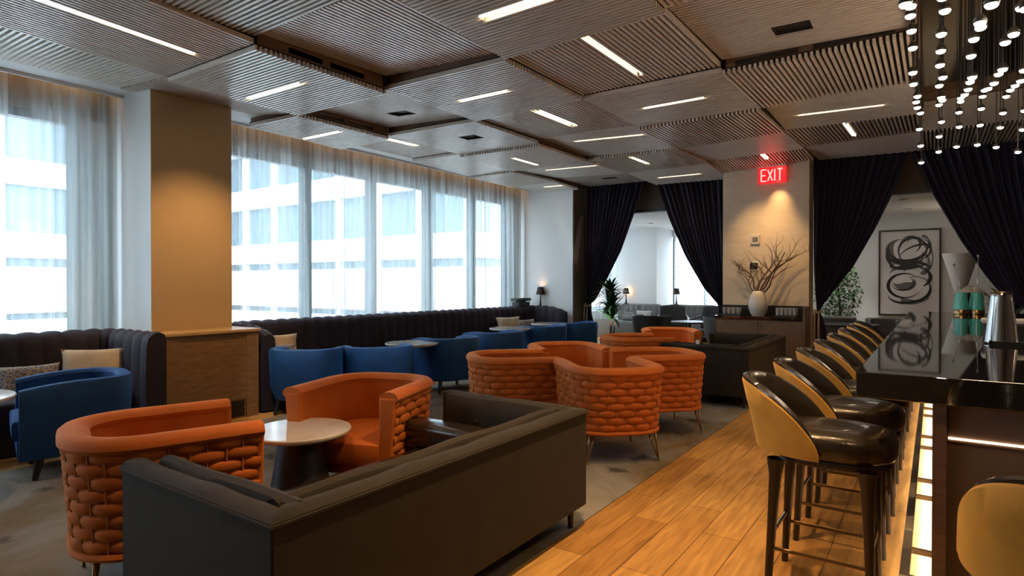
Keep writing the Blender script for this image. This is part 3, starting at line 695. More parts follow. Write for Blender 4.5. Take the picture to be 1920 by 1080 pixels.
# ---- taupe sofas (open to +Y, then turned to face the windows)
def make_sofa():
    t = thing('sofa', '', 'sofa', group='taupe velvet box sofas')
    hw, hd = 1.04, 0.525
    raw = [(hw, hd), (hw, -hd), (-hw, -hd), (-hw, hd)]
    P = with_normals(raw)
    k = math.sqrt(2)
    P = [(P[0][0], P[0][1], 1, 0, P[0][4]), (hw, -hd, 1, -1, P[1][4]), (-hw, -hd, -1, -1, P[2][4]), (-hw, hd, -1, 0, P[3][4])]
    mb = MB(); sweep(mb, P, [(0, 0.13), (0, 0.685), (-0.10, 0.685), (-0.10, 0.13)]); mb.build('frame', 'taupe', t, smooth='auto', bevel=0.008)
    # soft outer roll on top of the frame
    def dens(P, n=22):
        out = []
        for (a, b) in zip(P, P[1:]):
            for i in range(n): 
                u = i / n; out.append((lerp(a[0], b[0], u), lerp(a[1], b[1], u)))
        out.append(P[-1][:2]); w = with_normals(out)
        return [(x, y, (1 if nx > 0 else -1) if abs(nx) > 0.5 and abs(ny) > 0.5 else nx, (-1) if abs(nx) > 0.5 and abs(ny) > 0.5 else ny, s) for x, y, nx, ny, s in w]
    D = dens(P); rnd = random.Random(3)
    def roll(s, S):
        q = 0.003 * math.sin(s * 11) + 0.002 * math.sin(s * 23 + 1)
        return [(0.004, 0.676), (0.004, 0.692), (-0.012, 0.706 + q), (-0.05, 0.712 + q), (-0.085, 0.704 + q), (-0.096, 0.69), (-0.096, 0.676)]
    mb = MB(); sweep(mb, D, roll); mb.build('top_roll', 'taupe', t, smooth='auto')
    # piping below the roll
    mb = MB(); sweep(mb, D, [(0.002, 0.672), (0.010, 0.678), (0.010, 0.686), (0.002, 0.690)]); mb.build('piping', 'taupe', t, smooth='auto')
    # inner padding, buttoned
    def pad(s, S):
        q = 0.004 * math.sin(s * 9 + 2); 
        def bt(z): 
            a = math.cos(s * 2 * PI / 0.26) ; return -0.010 * max(0, a) ** 6 if abs(z - 0.57) < 0.03 else 0
        return [(-0.098, 0.30), (-0.096, 0.69), (-0.108, 0.712 + q), (-0.135, 0.722 + q), (-0.165, 0.712 + q), (-0.182, 0.68), (-0.19, 0.62), (-0.188 - bt(0.57), 0.57), (-0.19, 0.50), (-0.188, 0.30)]
    D2 = D[1:-1]; D2 = [(D[2][0], D[0][1] - 0.10, 1, 0, 0.10)] + D[3:-3] + [(D[-1][0], D[-1][1] - 0.10, -1, 0, D[-1][4] - 0.10)]
    mb = MB(); sweep(mb, D2, pad); mb.build('inner_padding', 'taupe', t, smooth='auto')
    mb = MB()
    for s in range(7):
        x = -0.78 + s * 0.26; mb.ball((x, -hd + 0.187, 0.57), 0.012, 8, 5)
    for y in (-0.1, 0.16):
        for s in (-1, 1): mb.ball((s * (hw - 0.187), y, 0.57), 0.012, 8, 5)
    mb.build('button', 'taupe', t, smooth=True)
    mb = MB(); slab(mb, rrect(-hw + 0.10, hw - 0.10, -hd + 0.09, hd - 0.015, 0.02), 0.14, 0.268, 0.006); mb.build('seat_base', 'taupe', t)
    mb = MB(); slab(mb, rrect(-hw + 0.192, hw - 0.192, -hd + 0.195, hd - 0.005, 0.05), 0.265, 0.385, 0.03, 0.012)
    o = mb.build('seat_cushion', 'leather', t, smooth='auto'); o['label'] = 'smooth black leather seat cushion'
    for sx in (-1, 1):
        for sy in (-1, 1): MB().tube([(sx * (hw - 0.07), sy * (hd - 0.07), 0.14), (sx * (hw - 0.07), sy * (hd - 0.07), 0.0)], [0.022, 0.016], 8).build('leg', 'darkwood', t, smooth='auto')
    return t
so = make_sofa(); so.location = (-2.215, 2.145, 0.004); so.rotation_euler.z = R(90)
so['label'] = 'long dark taupe velvet box sofa nearest the camera, seen from behind'
dup(so, (-2.255, 8.21, 0.004), 90, 'dark taupe velvet box sofa farther away, in front of the sideboard')

mb = MB(); slab(mb, rrect(-0.32, 0.32, -0.10, 0.10, 0.035), 0, 0.15, 0.03, 0.012)
tag(mb.build('bolster', 'leather', smooth='auto', loc=(-2.58, 2.88, 0.40)), 'black leather bolster at the far end of the near sofa seat', 'cushion')
# ---- channel-tufted banquettes
def banquette(name, pts, label, wing0=False, wing1=False, rad=0.28):
    t = thing(name, label, 'banquette', (pts[0][0], pts[0][1], 0), group='purple channel-tufted banquettes')
    raw = [pts[0]]                        # round the corners
    for a, b, c in zip(pts, pts[1:], pts[2:]):
        b_ = Vector((*b, 0)); u = (Vector((*a, 0)) - b_).normalized(); w = (Vector((*c, 0)) - b_).normalized()
        cen = b_ + u * rad + w * rad
        for k in range(9):
            th = PI / 2 * k / 8; p = cen - w * rad * math.cos(th) - u * rad * math.sin(th)
            raw.append((p.x, p.y))
    raw.append(pts[-1]); fine = []
    for a, b in zip(raw, raw[1:]):
        L = math.dist(a, b); n = max(1, int(L / 0.018))
        for i in range(n): fine.append((lerp(a[0], b[0], i / n), lerp(a[1], b[1], i / n)))
    fine.append(raw[-1]); fine = [(x - pts[0][0], y - pts[0][1]) for x, y in fine]
    P = with_normals(fine); 
    # normal must point away from the sitters: flip when needed
    def prof(s, S):
        ch = 0.185; b = 0.030 * abs(math.sin(PI * s / ch)) ** 0.6; zt = 0.975 + 0.012 * abs(math.sin(PI * s / ch)) ** 0.6
        e = 9
        if wing0: e = min(e, s)
        if wing1: e = min(e, S - s)
        if e < 0.55: zt -= 0.10 * (1 - e / 0.55) ** 2
        return [(0, 0.02), (0, zt - 0.06), (-0.02, zt - 0.015), (-0.06, zt + b * 0.2), (-0.11 - b * 0.3, zt - 0.008), (-0.145 - b * 0.7, zt - 0.05), (-0.155 - b, zt - 0.12), (-0.165 - b, 0.62), (-0.165 - b, 0.42), (-0.15, 0.02)]
    mb = MB(); sweep(mb, P, prof); mb.build('tufted_back', 'purple', t, smooth='auto')
    W_ = 0.62
    P4 = [q for q in with_normals([(x - pts[0][0], y - pts[0][1]) for x, y in pts])]
    # seat runs along the straight stretch by the window only
    a, b = pts[1], pts[2] if len(pts) > 3 else pts[1]
    return t
t = banquette('banquette', [(-7.02, -1.6), (-7.02, 2.80), (-5.97, 2.80)], 'short dark purple channel-tufted banquette at far left, ending against the oak cabinet')
def seat_run(t, x0, x1, y0, y1):
    ox, oy = t.location.x, t.location.y
    MB().box(x0 - ox, x1 - ox - 0.04, y0 - oy, y1 - oy, 0.02, 0.29).build('seat_base', 'purple', t)
    n = max(1, round((y1 - y0) / 1.3)); L = (y1 - y0) / n
    for k in range(n):
        mb = MB(); slab(mb, rrect(x0 - ox, x1 - ox, y0 - oy + k * L + 0.004, y0 - oy + (k + 1) * L - 0.004, 0.04), 0.29, 0.455, 0.03, 0.01); mb.build('seat_cushion', 'purple', t, smooth='auto')
seat_run(t, -6.86, -6.22, -1.6, 2.62)
t2 = banquette('banquette', [(-6.12, 3.90), (-7.02, 3.90), (-7.02, 10.64), (-6.08, 10.64)], 'long dark purple channel-tufted banquette under the wide curtained window', True, True)
seat_run(t2, -6.86, -6.24, 4.12, 10.46)

# ---- cushions on the banquettes
def cushion(name, w, h, d, m, loc, rot, label, group):
    mb = MB(); n = 14; rows = []; rnd = random.Random(sum(map(ord, label)))
    for side in (1, -1):
        rows = []
        for i in range(n + 1):
            row = []
            for j in range(n + 1):
                u = i / n * 2 - 1; v = j / n * 2 - 1; pin = 1 - 0.10 * (1 - abs(u) ** 2) * abs(v) ** 3; pin2 = 1 - 0.10 * (1 - abs(v) ** 2) * abs(u) ** 3
                th = d / 2 * ((1 - u ** 4) * (1 - v ** 4)) ** 0.55 + 0.004 * math.sin(5 * u + 3 * v)
                row.append((u * w / 2 * pin2, side * th, v * h / 2 * pin))
            rows.append(row)
        mb.grid(rows)
    o = mb.build(name, m, smooth=True, loc=loc); o.rotation_euler = [R(a) for a in rot]
    return tag(o, label, 'cushion', group)
G_ = 'cushions on the purple banquettes'
cushion('cushion', 0.56, 0.38, 0.16, 'beige', (-6.56, 2.42, 0.65), (-22, 0, 60), 'plain beige cushion in the corner of the short banquette, behind the leftmost blue chair', G_)
cushion('cushion', 0.46, 0.26, 0.13, 'pattern', (-6.58, 1.92, 0.60), (-20, 0, 84), 'patterned grey cushion on the short banquette, left of the plain beige one', G_)
cushion('cushion', 0.50, 0.34, 0.15, 'beige', (-6.63, 4.42, 0.66), (-20, 0, 70), 'plain beige cushion at the left end of the long banquette', G_)
cushion('cushion', 0.38, 0.26, 0.13, 'pattern', (-6.42, 4.30, 0.60), (-25, 0, 45), 'small patterned cushion leaning before the beige one at the long banquette left end', G_)
cushion('cushion', 0.52, 0.36, 0.15, 'beige', (-6.55, 9.25, 0.65), (-20, 0, 66), 'plain beige cushion near the far end of the long banquette', G_)
cushion('cushion', 0.50, 0.28, 0.13, 'pattern', (-6.55, 9.85, 0.61), (-20, 0, 80), 'patterned grey cushion near the far end of the long banquette', G_)

# ---- oak cabinet wrapped round the pillar
t = thing('pillar_cabinet', 'oak veneer cabinet with a pale wood top wrapped round the tan pillar', 'cabinet', (-6.6, 3.335, 0))
MB().box(-0.46, 0.48, -0.50, 0.50, 0, 0.925).build('cabinet_body', 'oak', t)
MB().box(0.48, 0.50, -0.50, -0.36, 0.0, 0.925).box(0.48, 0.50, 0.36, 0.50, 0.0, 0.925).box(0.48, 0.49, -0.36, 0.36, 0.20, 0.90).build('front_panel', 'oak', t, bevel=0.002)
MB().box(0.482, 0.486, -0.10, 0.34, 0.02, 0.185).build('toe_recess', 'backing', t)
MB().box(-0.46, 0.515, -0.52, 0.52, 0.925, 0.955).build('cabinet_top', 'oaktop', t, bevel=0.003)

# ---- tables
def round_table(name, loc, r, h, label, cat='table', base='wedge', m='marble'):
    t = thing(name, label, cat, loc, group='small round white-topped tables')
    MB().lathe([(r - 0.02, -0.02), (r - 0.004, -0.010), (r, 0), (r, 0.008), (r - 0.006, 0.014)], 48, (0, 0, h - 0.014)).build('tabletop', m, t, smooth='auto')
    mb = MB()
    if base == 'wedge':
        mb.lathe([(0.22, 0), (0.22, 0.012), (0.205, 0.03), (0.125, h - 0.05), (0.135, h - 0.034)], 40)
        mb.build('conical_base', 'black', t, smooth='auto')
    else:
        mb.lathe([(0.20, 0), (0.20, 0.01), (0.03, 0.03), (0.022, 0.06), (0.022, h - 0.06), (0.10, h - 0.034)], 28)
        mb.build('pedestal', 'black', t, smooth='auto')
    return t
round_table('cocktail_table', (-3.20, 2.29, 0.004), 0.305, 0.55, 'white marble cocktail table with black conical base, between the two nearest orange chairs')
round_table('cocktail_table', (-2.79, 5.25, 0.004), 0.24, 0.42, 'low round table hidden inside the ring of four orange chairs', base='ped')
round_table('cocktail_table', (-3.12, 7.92, 0.004), 0.20, 0.48, 'low round table between the two farthest orange chairs', base='ped')
round_table('cafe_table', (-5.24, 1.02, 0.004), 0.42, 0.70, 'round marble cafe table cut by the left edge, by the leftmost blue chair', base='ped')
round_table('cafe_table', (-5.50, 5.60, 0.0), 0.34, 0.69, 'marble cafe table between the second and third blue chairs past the cabinet', base='ped')
round_table('cafe_table', (-5.72, 8.10, 0.0), 0.34, 0.715, 'marble cafe table on the long banquette, third along from the cabinet end', base='ped')
round_table('cafe_table', (-5.80, 9.45, 0.0), 0.33, 0.715, 'farthest marble cafe table, before the far end of the long banquette', base='ped')

# ================================================================== BAR
t = thing('bar_counter', 'long bar counter with thick glossy black stone top and bronze panelled base', 'bar', (0, 6.3, 0))
MB().box(-0.276, 0.98, 2.97 - 6.3, 3.5, 0.96, 1.07).build('bar_top', 'blackstone', t, bevel=0.006, seg=3)
MB().box(0.0, 0.80, 3.12 - 6.3, 3.45, 0.12, 0.96).build('bar_base', 'bronzewall', t)
MB().box(0.06, 0.75, 3.2 - 6.3, 3.4, 0.0, 0.12).build('toe_kick', 'black', t)
MB().box(-0.005, 0.045, 3.06 - 6.3, 3.13 - 6.3, 0.0, 0.96).build('corner_post', 'fascia', t, bevel=0.003)
o = MB().box(0.05, 0.95, 3.100 - 6.3, 3.106 - 6.3, 0.800, 0.808).build('led_strip', 'barled', t); o['label'] = 'thin warm glowing strip'
MB().box(0.05, 0.80, 3.106 - 6.3, 3.122 - 6.3, 0.79, 0.955).build('upper_panel', 'bronzewall', t)
o = MB().box(0.02, 0.05, 3.3 - 6.3, 3.35, 0.085, 0.095).build('toe_led_strip', 'barled', t)
t = thing('foot_rail', 'brushed metal foot rail running low along the front of the bar', 'foot rail', (-0.10, 6.3, 0.2))
MB().box(-0.018, 0.018, 2.95 - 6.3, 3.35, -0.02, 0.02).build('rail', 'brushed', t, bevel=0.003)
for y in (3.05, 3.38, 4.25, 4.62, 5.55, 5.95, 6.9, 7.3, 8.3, 8.7):
    MB().box(0.0, 0.10, y - 6.3 - 0.012, y - 6.3 + 0.012, -0.012, 0.012).box(-0.010, 0.010, y - 6.3 - 0.010, y - 6.3 + 0.010, -0.2, -0.012).build('bracket', 'brushed', t)
light('bar_toe_glow', 'AREA', (-0.03, 4.7, 0.09), 14, (1.0, 0.84, 0.62), (-0.03, 4.7, 0), 0.025, 3.3)
light('bar_toe_glow', 'AREA', (-0.03, 8.0, 0.09), 12, (1.0, 0.84, 0.62), (-0.03, 8.0, 0), 0.025, 3.2)

# ---- bar stools (face +Y)
def make_stool():
    t = thing('bar_stool', '', 'stool', group='black leather bar stools')
    # seat
    poly = []
    for k in range(40):
        a = 2 * PI * k / 40; ca, sa = math.cos(a), math.sin(a)
        poly.append((0.232 * (abs(ca) ** 0.75) * (1 if ca > 0 else -1), 0.02 + 0.255 * (abs(sa) ** 0.85) * (1 if sa > 0 else -1)))
    mb = MB(); slab(mb, poly, 0.655, 0.775, 0.035, 0.02); mb.build('seat', 'leather', t, smooth=True)
    mb = MB(); slab(mb, [(x * 0.93, y * 0.93) for x, y in poly], 0.625, 0.66, 0.008); mb.build('seat_frame', 'darkwood', t, smooth='auto')
    # curved back
    N = 48; amax = R(92); 
    def ring(off, zf, flare):
        out = []
        for k in range(N + 1):
            a = lerp(-amax, amax, k / N); x = (0.250 + off) * math.sin(a); y = -0.02 - (0.305 + off) * math.cos(a) * (1 if abs(a) < PI / 2 else 0.6)
            e = abs(a) / amax; zt = 0.69 + 0.295 * (1 - e ** 2.9) ** 0.85
            z = lerp(0.66, zt, zf); fl = flare * max(0, (z - 0.70)) * math.cos(a * 0.8)
            out.append((x + math.sin(a) * fl * 0.5, y - fl, z))
        return out
    mb = MB(); mb.grid([ring(0.0, 0, 0.25), ring(0.004, 0.3, 0.25), ring(0.004, 0.65, 0.25), ring(0.002, 0.96, 0.25), ring(-0.006, 1.0, 0.25), ring(-0.012, 0.96, 0.25), ring(-0.016, 0.3, .25), ring(-0.016, 0, .25)], cv=False)
    o = mb.build('outer_back', 'ochre', t, smooth='auto'); o['label'] = 'ochre velvet outer back'
    mb = MB(); mb.grid([ring(-0.012, 0.0, 0.25), ring(-0.010, 0.93, 0.25), ring(-0.004, 0.985, 0.25), ring(-0.008, 1.03, 0.25), ring(-0.026, 1.05, 0.25), ring(-0.046, 1.02, 0.25), ring(-0.056, 0.93, 0.25), ring(-0.062, 0.6, 0.22), ring(-0.064, 0.0, 0.2)])
    o = mb.build('inner_back', 'leather', t, smooth='auto'); o['label'] = 'black leather inner back with rolled edge'
    L = []
    for sx in (-1, 1):
        for sy in (-1, 1):
            tx, ty = sx * 0.185, (0.165 if sy > 0 else -0.20); bx, by = sx * 0.200, (0.185 if sy > 0 else -0.235)
            rows = []
            for tt in (0, 0.12, 0.5, 1):
                z = lerp(0.635, 0, tt); x = lerp(tx, bx, tt); y = lerp(ty, by, tt); h = lerp(0.030, 0.016, min(1, tt * 1.3))
                if tt == 0: h = 0.042
                rows.append([(x + h * math.cos(q), y + h * math.sin(q), z) for q in [2 * PI * i / 10 for i in range(10)]])
            mb = MB().grid(rows, cv=True); b = len(mb.v) - 10; mb.f.append(tuple(range(b, b + 10)))
            mb.build('leg', 'darkwood', t, smooth='auto')
    zr = 0.215
    def rail(a, b, z):
        MB().tube([(*a, z), (*b, z)], 0.009, 8).build('foot_bar', 'brass', t, smooth='auto')
    x, yf, y0 = 0.196, 0.178, -0.224
    rail((-x, y0), (-x, yf), zr); rail((x, y0), (x, yf), zr); rail((-x, yf), (x, yf), zr + 0.05); rail((-x, y0), (x, y0), zr + 0.05)
    return t
st = make_stool()
SY = [3.19, 3.90, 4.62, 5.37, 6.10, 6.85, 7.60, 8.35]
SN = ['nearest black leather bar stool along the bar front, brass foot bars in full view',
 'second bar stool along the bar front, right behind the nearest one', 'third bar stool along the bar front', 'fourth bar stool along the bar front',
 'fifth bar stool along the bar front', 'sixth bar stool along the bar front', 'seventh bar stool along the bar front', 'farthest bar stool along the bar front, beside the drape']
for k, y in enumerate(SY):
    if k == 0: st.location = (-0.40, y, 0); st.rotation_euler.z = R(-90); st['label'] = SN[0]
    else: dup(st, (-0.40, y, 0), -90 + (k * 7 % 5 - 2), SN[k])
dup(st, (0.31, 2.20, 0), 0, 'ochre-backed bar stool at the near end of the bar, cut by the right edge')

# ================================================================== CHANDELIER over the bar
t = thing('chandelier', 'field of small glowing bulbs on thin dark rods hanging over the bar', 'chandelier', (0.4, 5.0, 3.5))
Yk = [6.8, 6.5, 6.2, 5.9, 5.6, 5.3, 5.0, 4.7, 4.4, 4.1, 3.8, 3.5, 3.2, 2.9]
Dk = [1.15, 1.26, 1.34, 1.40, 1.37, 1.325, 1.30, 1.298, 1.27, 1.29, 1.30, 1.27, 1.20, 1.10]
cap0 = bulb0 = None; rr = random.Random(11); npend = 0
for ix in range(7):
    for iy, (y, d) in enumerate(zip(Yk, Dk)):
        x = -0.105 + 0.135 * ix + rr.uniform(-0.012, 0.012); yy = y + rr.uniform(-0.05, 0.05) - 0.10 * (ix % 2)
        z = 1.45 + d + 0.09 * math.sin(ix * 0.75 - 0.4) * math.cos(yy * 0.9) + rr.uniform(-0.02, 0.02)
        L = 3.5 - z
        mb = MB(); mb.tube([(0, 0, -0.002), (0, 0, -L + 0.03)], 0.0042, 5)
        mb.lathe([(0.006, 0.034), (0.014, 0.028), (0.024, 0.010), (0.0255, 0.0), (0.0235, -0.004)], 12, (0, 0, -L))
        p = mb.build('pendant_rod', 'black', t, smooth='auto', loc=(x - 0.4, yy - 5.0, 0))
        if bulb0 is None:
            bulb0 = MB().lathe([(0.022, 0.0), (0.022, -0.004), (0.018, -0.011), (0.009, -0.015), (0.001, -0.016)], 12).build('bulb', 'bulb', p, smooth=True, loc=(0, 0, -L - 0.004))
        else:
            b = bulb0.copy(); C.objects.link(b); b.parent = p; b.location = (0, 0, -L - 0.004)
        npend += 1
for y in (3.2, 4.6, 6.2):
    light('chandelier_light', 'POINT', (0.35, y, 2.5), 18, (1.0, 0.72, 0.45), size=0.25)

# ================================================================== PIER: exit sign, thermostat, sideboard
t = thing('exit_sign', 'red illuminated exit sign mounted high on the cream pier', 'exit sign', (-2.21, 10.66, 3.24))
MB().box(-0.215, 0.215, -0.022, 0.02, -0.135, 0.135).build('sign_plate', 'exitred', t, bevel=0.005)
MB().box(-0.225, 0.225, -0.03, 0.035, 0.135, 0.165).build('sign_housing', 'brushed', t)
mb = MB()
def letter(mb, strokes, ox, w=0.075, h=0.19, th=0.019):
    for (xa, za), (xb, zb) in strokes:
        a = Vector((ox + xa * w, -0.026, (za - 0.5) * h)); b = Vector((ox + xb * w, -0.026, (zb - 0.5) * h)); dr = (b - a).normalized(); n = Vector((-dr.z, 0, dr.x)) * th / 2
        mb.hexa([a - n, b - n, b - n + Vector((0, 0.004, 0)), a - n + Vector((0, 0.004, 0))], [a + n, b + n, b + n + Vector((0, 0.004, 0)), a + n + Vector((0, 0.004, 0))])
letter(mb, [((0, 0), (0, 1)), ((0, 1), (1, 1)), ((0, 0.5), (0.85, 0.5)), ((0, 0), (1, 0))], -0.165)
letter(mb, [((0, 0), (1, 1)), ((0, 1), (1, 0))], -0.065)
letter(mb, [((0.5, 0), (0.5, 1))], 0.025, 0.04)
letter(mb, [((0, 1), (1, 1)), ((0.5, 0), (0.5, 1))], 0.085)
mb.build('letters', 'exitglow', t)
light('exit_sign_glow', 'POINT', (-2.21, 10.55, 3.2), 0.5, (1, 0.05, 0.04), size=0.1)
t = thing('thermostat', 'small cream wall thermostat above the branches on the pier', 'thermostat', (-2.48, 10.695, 2.19))
MB().box(-0.075, 0.075, -0.03, 0, -0.085, 0.085).build('thermostat_case', 'plastic', t, bevel=0.012, seg=3)
MB().box(-0.04, 0.05, -0.034, -0.028, -0.045, 0.035).build('display', 'greyc', t)
t = thing('wall_panel', 'small dark framed screen on the pier behind the branches', 'wall panel', (-2.50, 10.695, 1.74))
MB().box(-0.065, 0.065, -0.02, 0, -0.055, 0.055).build('screen', 'bezel', t, bevel=0.004)
MB().box(-0.085, 0.085, -0.014, 0, -0.075, 0.075).build('screen_frame', 'brushed', t, bevel=0.004)
t = thing('sideboard', 'smoked oak service sideboard with a dark top standing against the pier', 'sideboard', (-2.32, 10.44, 0))
MB().box(-0.67, 0.66, -0.24, 0.25, 0.06, 0.86).build('cabinet_body', 'walnutpanel', t)
MB().box(-0.665, -0.005, -0.256, -0.24, 0.10, 0.84).build('door', 'walnutpanel', t, bevel=0.002)
dr_ = MB().box(0.005, 0.655, -0.256, -0.24, 0.10, 0.84).build('door', 'walnutpanel', t, bevel=0.002)
MB().box(-0.10, 0.13, -0.268, -0.256, 0.828, 0.836).build('handle', 'brass', dr_)
MB().box(-0.69, 0.66, -0.262, 0.25, 0.86, 0.915).build('worktop', 'blackstone', t, bevel=0.003)
MB().box(-0.69, -0.66, -0.10, 0.25, 0.915, 1.05).box(-0.69, 0.66, 0.235, 0.255, 0.915, 1.08).build('upstand', 'black', t, bevel=0.002)
MB().box(0.66, 0.69, -0.262, 0.255, 0, 1.08).build('end_panel', 'walnutpanel', t, bevel=0.003)
MB().box(-0.66, 0.66, -0.20, 0.24, 0.0, 0.06).build('plinth', 'black', t)
t = thing('branch_vase', 'white faceted ceramic vase of bare branches on the sideboard', 'vase', (-2.37, 10.42, 0.915))
MB().lathe([(0.095, 0), (0.125, 0.04), (0.155, 0.14), (0.150, 0.23), (0.115, 0.34), (0.085, 0.40), (0.070, 0.41), (0.060, 0.385)], 16, flute=0.04, nf=8).build('vase_body', 'ceramic', t, smooth='auto')
rb = random.Random(5)
def branch(mb, p, dr, L, r, depth):
    pts = [p]; rad = [r]; n = 6
    for i in range(n):
        dr = (dr + Vector((rb.uniform(-.42, .42), rb.uniform(-.2, .2), rb.uniform(-.16, .26)))).normalized()
        p = p + dr * L / n; p.y = max(-0.22, min(0.2, p.y)); pts.append(p.copy()); rad.append(r * (1 - 0.55 * (i + 1) / n))
        if depth > 0 and i > 0 and rb.random() < 0.55:
            s = 1 if rb.random() < 0.5 else -1
            branch(mb, p, (dr + Vector((s * rb.uniform(.5, 1.0), rb.uniform(-.35, .35), rb.uniform(0.0, .5)))).normalized(), L * rb.uniform(0.38, 0.62), rad[-1] * 0.75, depth - 1)
    mb.tube(pts, rad, 6)
for k, (dx, dz, L, r) in enumerate([(-0.75, 1.0, 0.78, 0.013), (-0.35, 1.0, 0.66, 0.012), (0.15, 1.0, 0.80, 0.014), (0.55, 1.0, 0.82, 0.013), (0.95, 0.6, 0.62, 0.012), (-1.0, 0.7, 0.55, 0.010), (-0.05, 1.0, 0.5, 0.010)]):
    mb = MB(); branch(mb, Vector((dx * 0.03, 0.0, 0.36)), Vector((dx, rb.uniform(-.15, .15), dz)).normalized(), L, r * 1.3, 2); mb.build('branch', 'branch', t, smooth='auto')
def tray_glasses(loc, nx, ny, gr, gh, label_t, label_g, grp, sp=0.075):
    tr = MB(); tr.box(-0.17, 0.17, -0.13, 0.13, 0, 0.008).box(-0.17, 0.17, -0.13, -0.122, 0.008, 0.028).box(-0.17, 0.17, 0.122, 0.13, 0.008, 0.028).box(-0.17, -0.162, -0.13, 0.13, 0.008, 0.028).box(0.162, 0.17, -0.13, 0.13, 0.008, 0.028)
    tag(tr.build('serving_tray', 'black', loc=loc), label_t, 'tray'); g0 = None
    for i in range(nx):
        for j in range(ny):
            p = (loc[0] + (i - (nx - 1) / 2) * sp, loc[1] + (j - (ny - 1) / 2) * sp, loc[2] + 0.009)
            if g0 is None:
                g0 = MB().lathe([(gr * 0.8, 0), (gr * 0.86, 0.004), (gr, gh), (gr - 0.002, gh), (gr * 0.82, 0.012), (0.001, 0.010)], 14).build('drinking_glass', 'glassf', smooth='auto', loc=p); g = g0
            else: g = g0.copy(); C.objects.link(g); g.location = p
            tag(g, label_g, 'glass', grp)
tray_glasses((-2.78, 10.40, 0.916), 4, 2, 0.031, 0.12, 'black serving tray of glasses left of the white vase', 'clear tumbler standing in rows on the tray left of the vase', 'tumblers on the left tray')
tray_glasses((-1.93, 10.40, 0.916), 5, 3, 0.029, 0.13, 'black serving tray of glasses right of the white vase', 'clear highball glass in rows on the tray right of the vase', 'highball glasses on the right tray', 0.062)

# ================================================================== ON THE BAR
tr = MB(); tr.box(-0.14, 0.42, -0.12, 0.12, 0, 0.008).box(-0.14, 0.42, -0.12, -0.110, 0.008, 0.022).box(-0.14, 0.42, 0.11, 0.12, 0.008, 0.022).box(-0.14, -0.13, -0.12, 0.12, 0.008, 0.022).box(0.41, 0.42, -0.12, 0.12, 0.008, 0.022)
tag(tr.build('bar_tray', 'black', loc=(0.42, 4.86, 1.071)), 'low black bar tray under the steel shakers', 'tray')
def shaker(loc, r, h, label, m='steel'):
    t = thing('cocktail_shaker', label, 'shaker', loc, group='bar shakers')
    MB().lathe([(r, 0), (r, 0.006), (r * 0.985, 0.01), (r * 0.66, h - 0.03), (r * 0.63, h - 0.006), (r * 0.58, h)], 40).build('shaker_tin', m, t, smooth='auto')
    MB().lathe([(r * 0.64, h - 0.010), (r * 0.67, h - 0.004), (r * 0.65, h + 0.002), (r * 0.60, h + 0.002)], 40).build('base_ring', 'brass', t, smooth='auto')
    return t
shaker((0.345, 4.86, 1.08), 0.085, 0.315, 'tall upturned steel shaker tin standing on the bar tray, left of two')
shaker((0.545, 4.90, 1.08), 0.085, 0.30, 'upturned steel shaker tin on the bar tray cut by the right edge')
for x, y, lab in ((0.27, 9.30, 'left of the two aqua shakers standing at the far end of the bar'), (0.425, 9.36, 'right of the two aqua shakers standing at the far end of the bar')):
    t = thing('aqua_shaker', lab, 'shaker', (x, y, 1.07), group='aqua shakers')
    MB().lathe([(0.082, 0.055), (0.082, 0.06), (0.058, 0.262), (0.052, 0.268)], 32).build('enamel_body', 'aqua', t, smooth='auto')
    MB().lathe([(0.080, 0), (0.084, 0.004), (0.084, 0.052), (0.082, 0.056)], 32).build('metal_collar', 'brass', t, smooth='auto')
t = thing('bar_caddy', 'cream lidded caddy box behind the steel shakers on the bar', 'caddy', (0.42, 5.35, 1.071))
MB().box(-0.14, 0.16, -0.07, 0.07, 0, 0.10).build('caddy_body', 'black', t, bevel=0.01); MB().box(-0.15, 0.17, -0.08, 0.08, 0.10, 0.135).build('lid', 'plastic', t, bevel=0.012, seg=3)
t = thing('ice_bucket', 'dark ice bucket holding bar spoons and a crumpled white towel, behind the aqua shakers', 'bucket', (0.40, 9.50 + 0.05, 1.07))
MB().lathe([(0.09, 0), (0.11, 0.24), (0.115, 0.25), (0.10, 0.25), (0.085, 0.02)], 24).build('bucket_body', 'black', t, smooth='auto')
for x, a, l in ((-0.06, -0.14, 0.62), (0.03, 0.02, 0.72)):
    mb = MB(); mb.tube([(x, 0, 0.03), (x + a, -0.02, l)], 0.004, 6); mb.ball((x + a, -0.02, l), 0.017, 8, 6); mb.build('bar_spoon', 'steel', t, smooth=True)
mb = MB(); rows = []
for i in range(13):
    row = []
    for j in range(25):
        a = 2 * PI * j / 24; q = i / 12; rr_ = lerp(0.02, 0.16, q) * (1 + 0.18 * math.sin(3 * a + 5 * q)); row.append((-0.03 + rr_ * math.cos(a) * 1.1, rr_ * math.sin(a) * 0.6, 0.33 - 0.09 * q + 0.03 * math.sin(4 * a + 8 * q)))
    rows.append(row)
mb.grid(rows).build('towel', 'plastic', t, smooth=True)

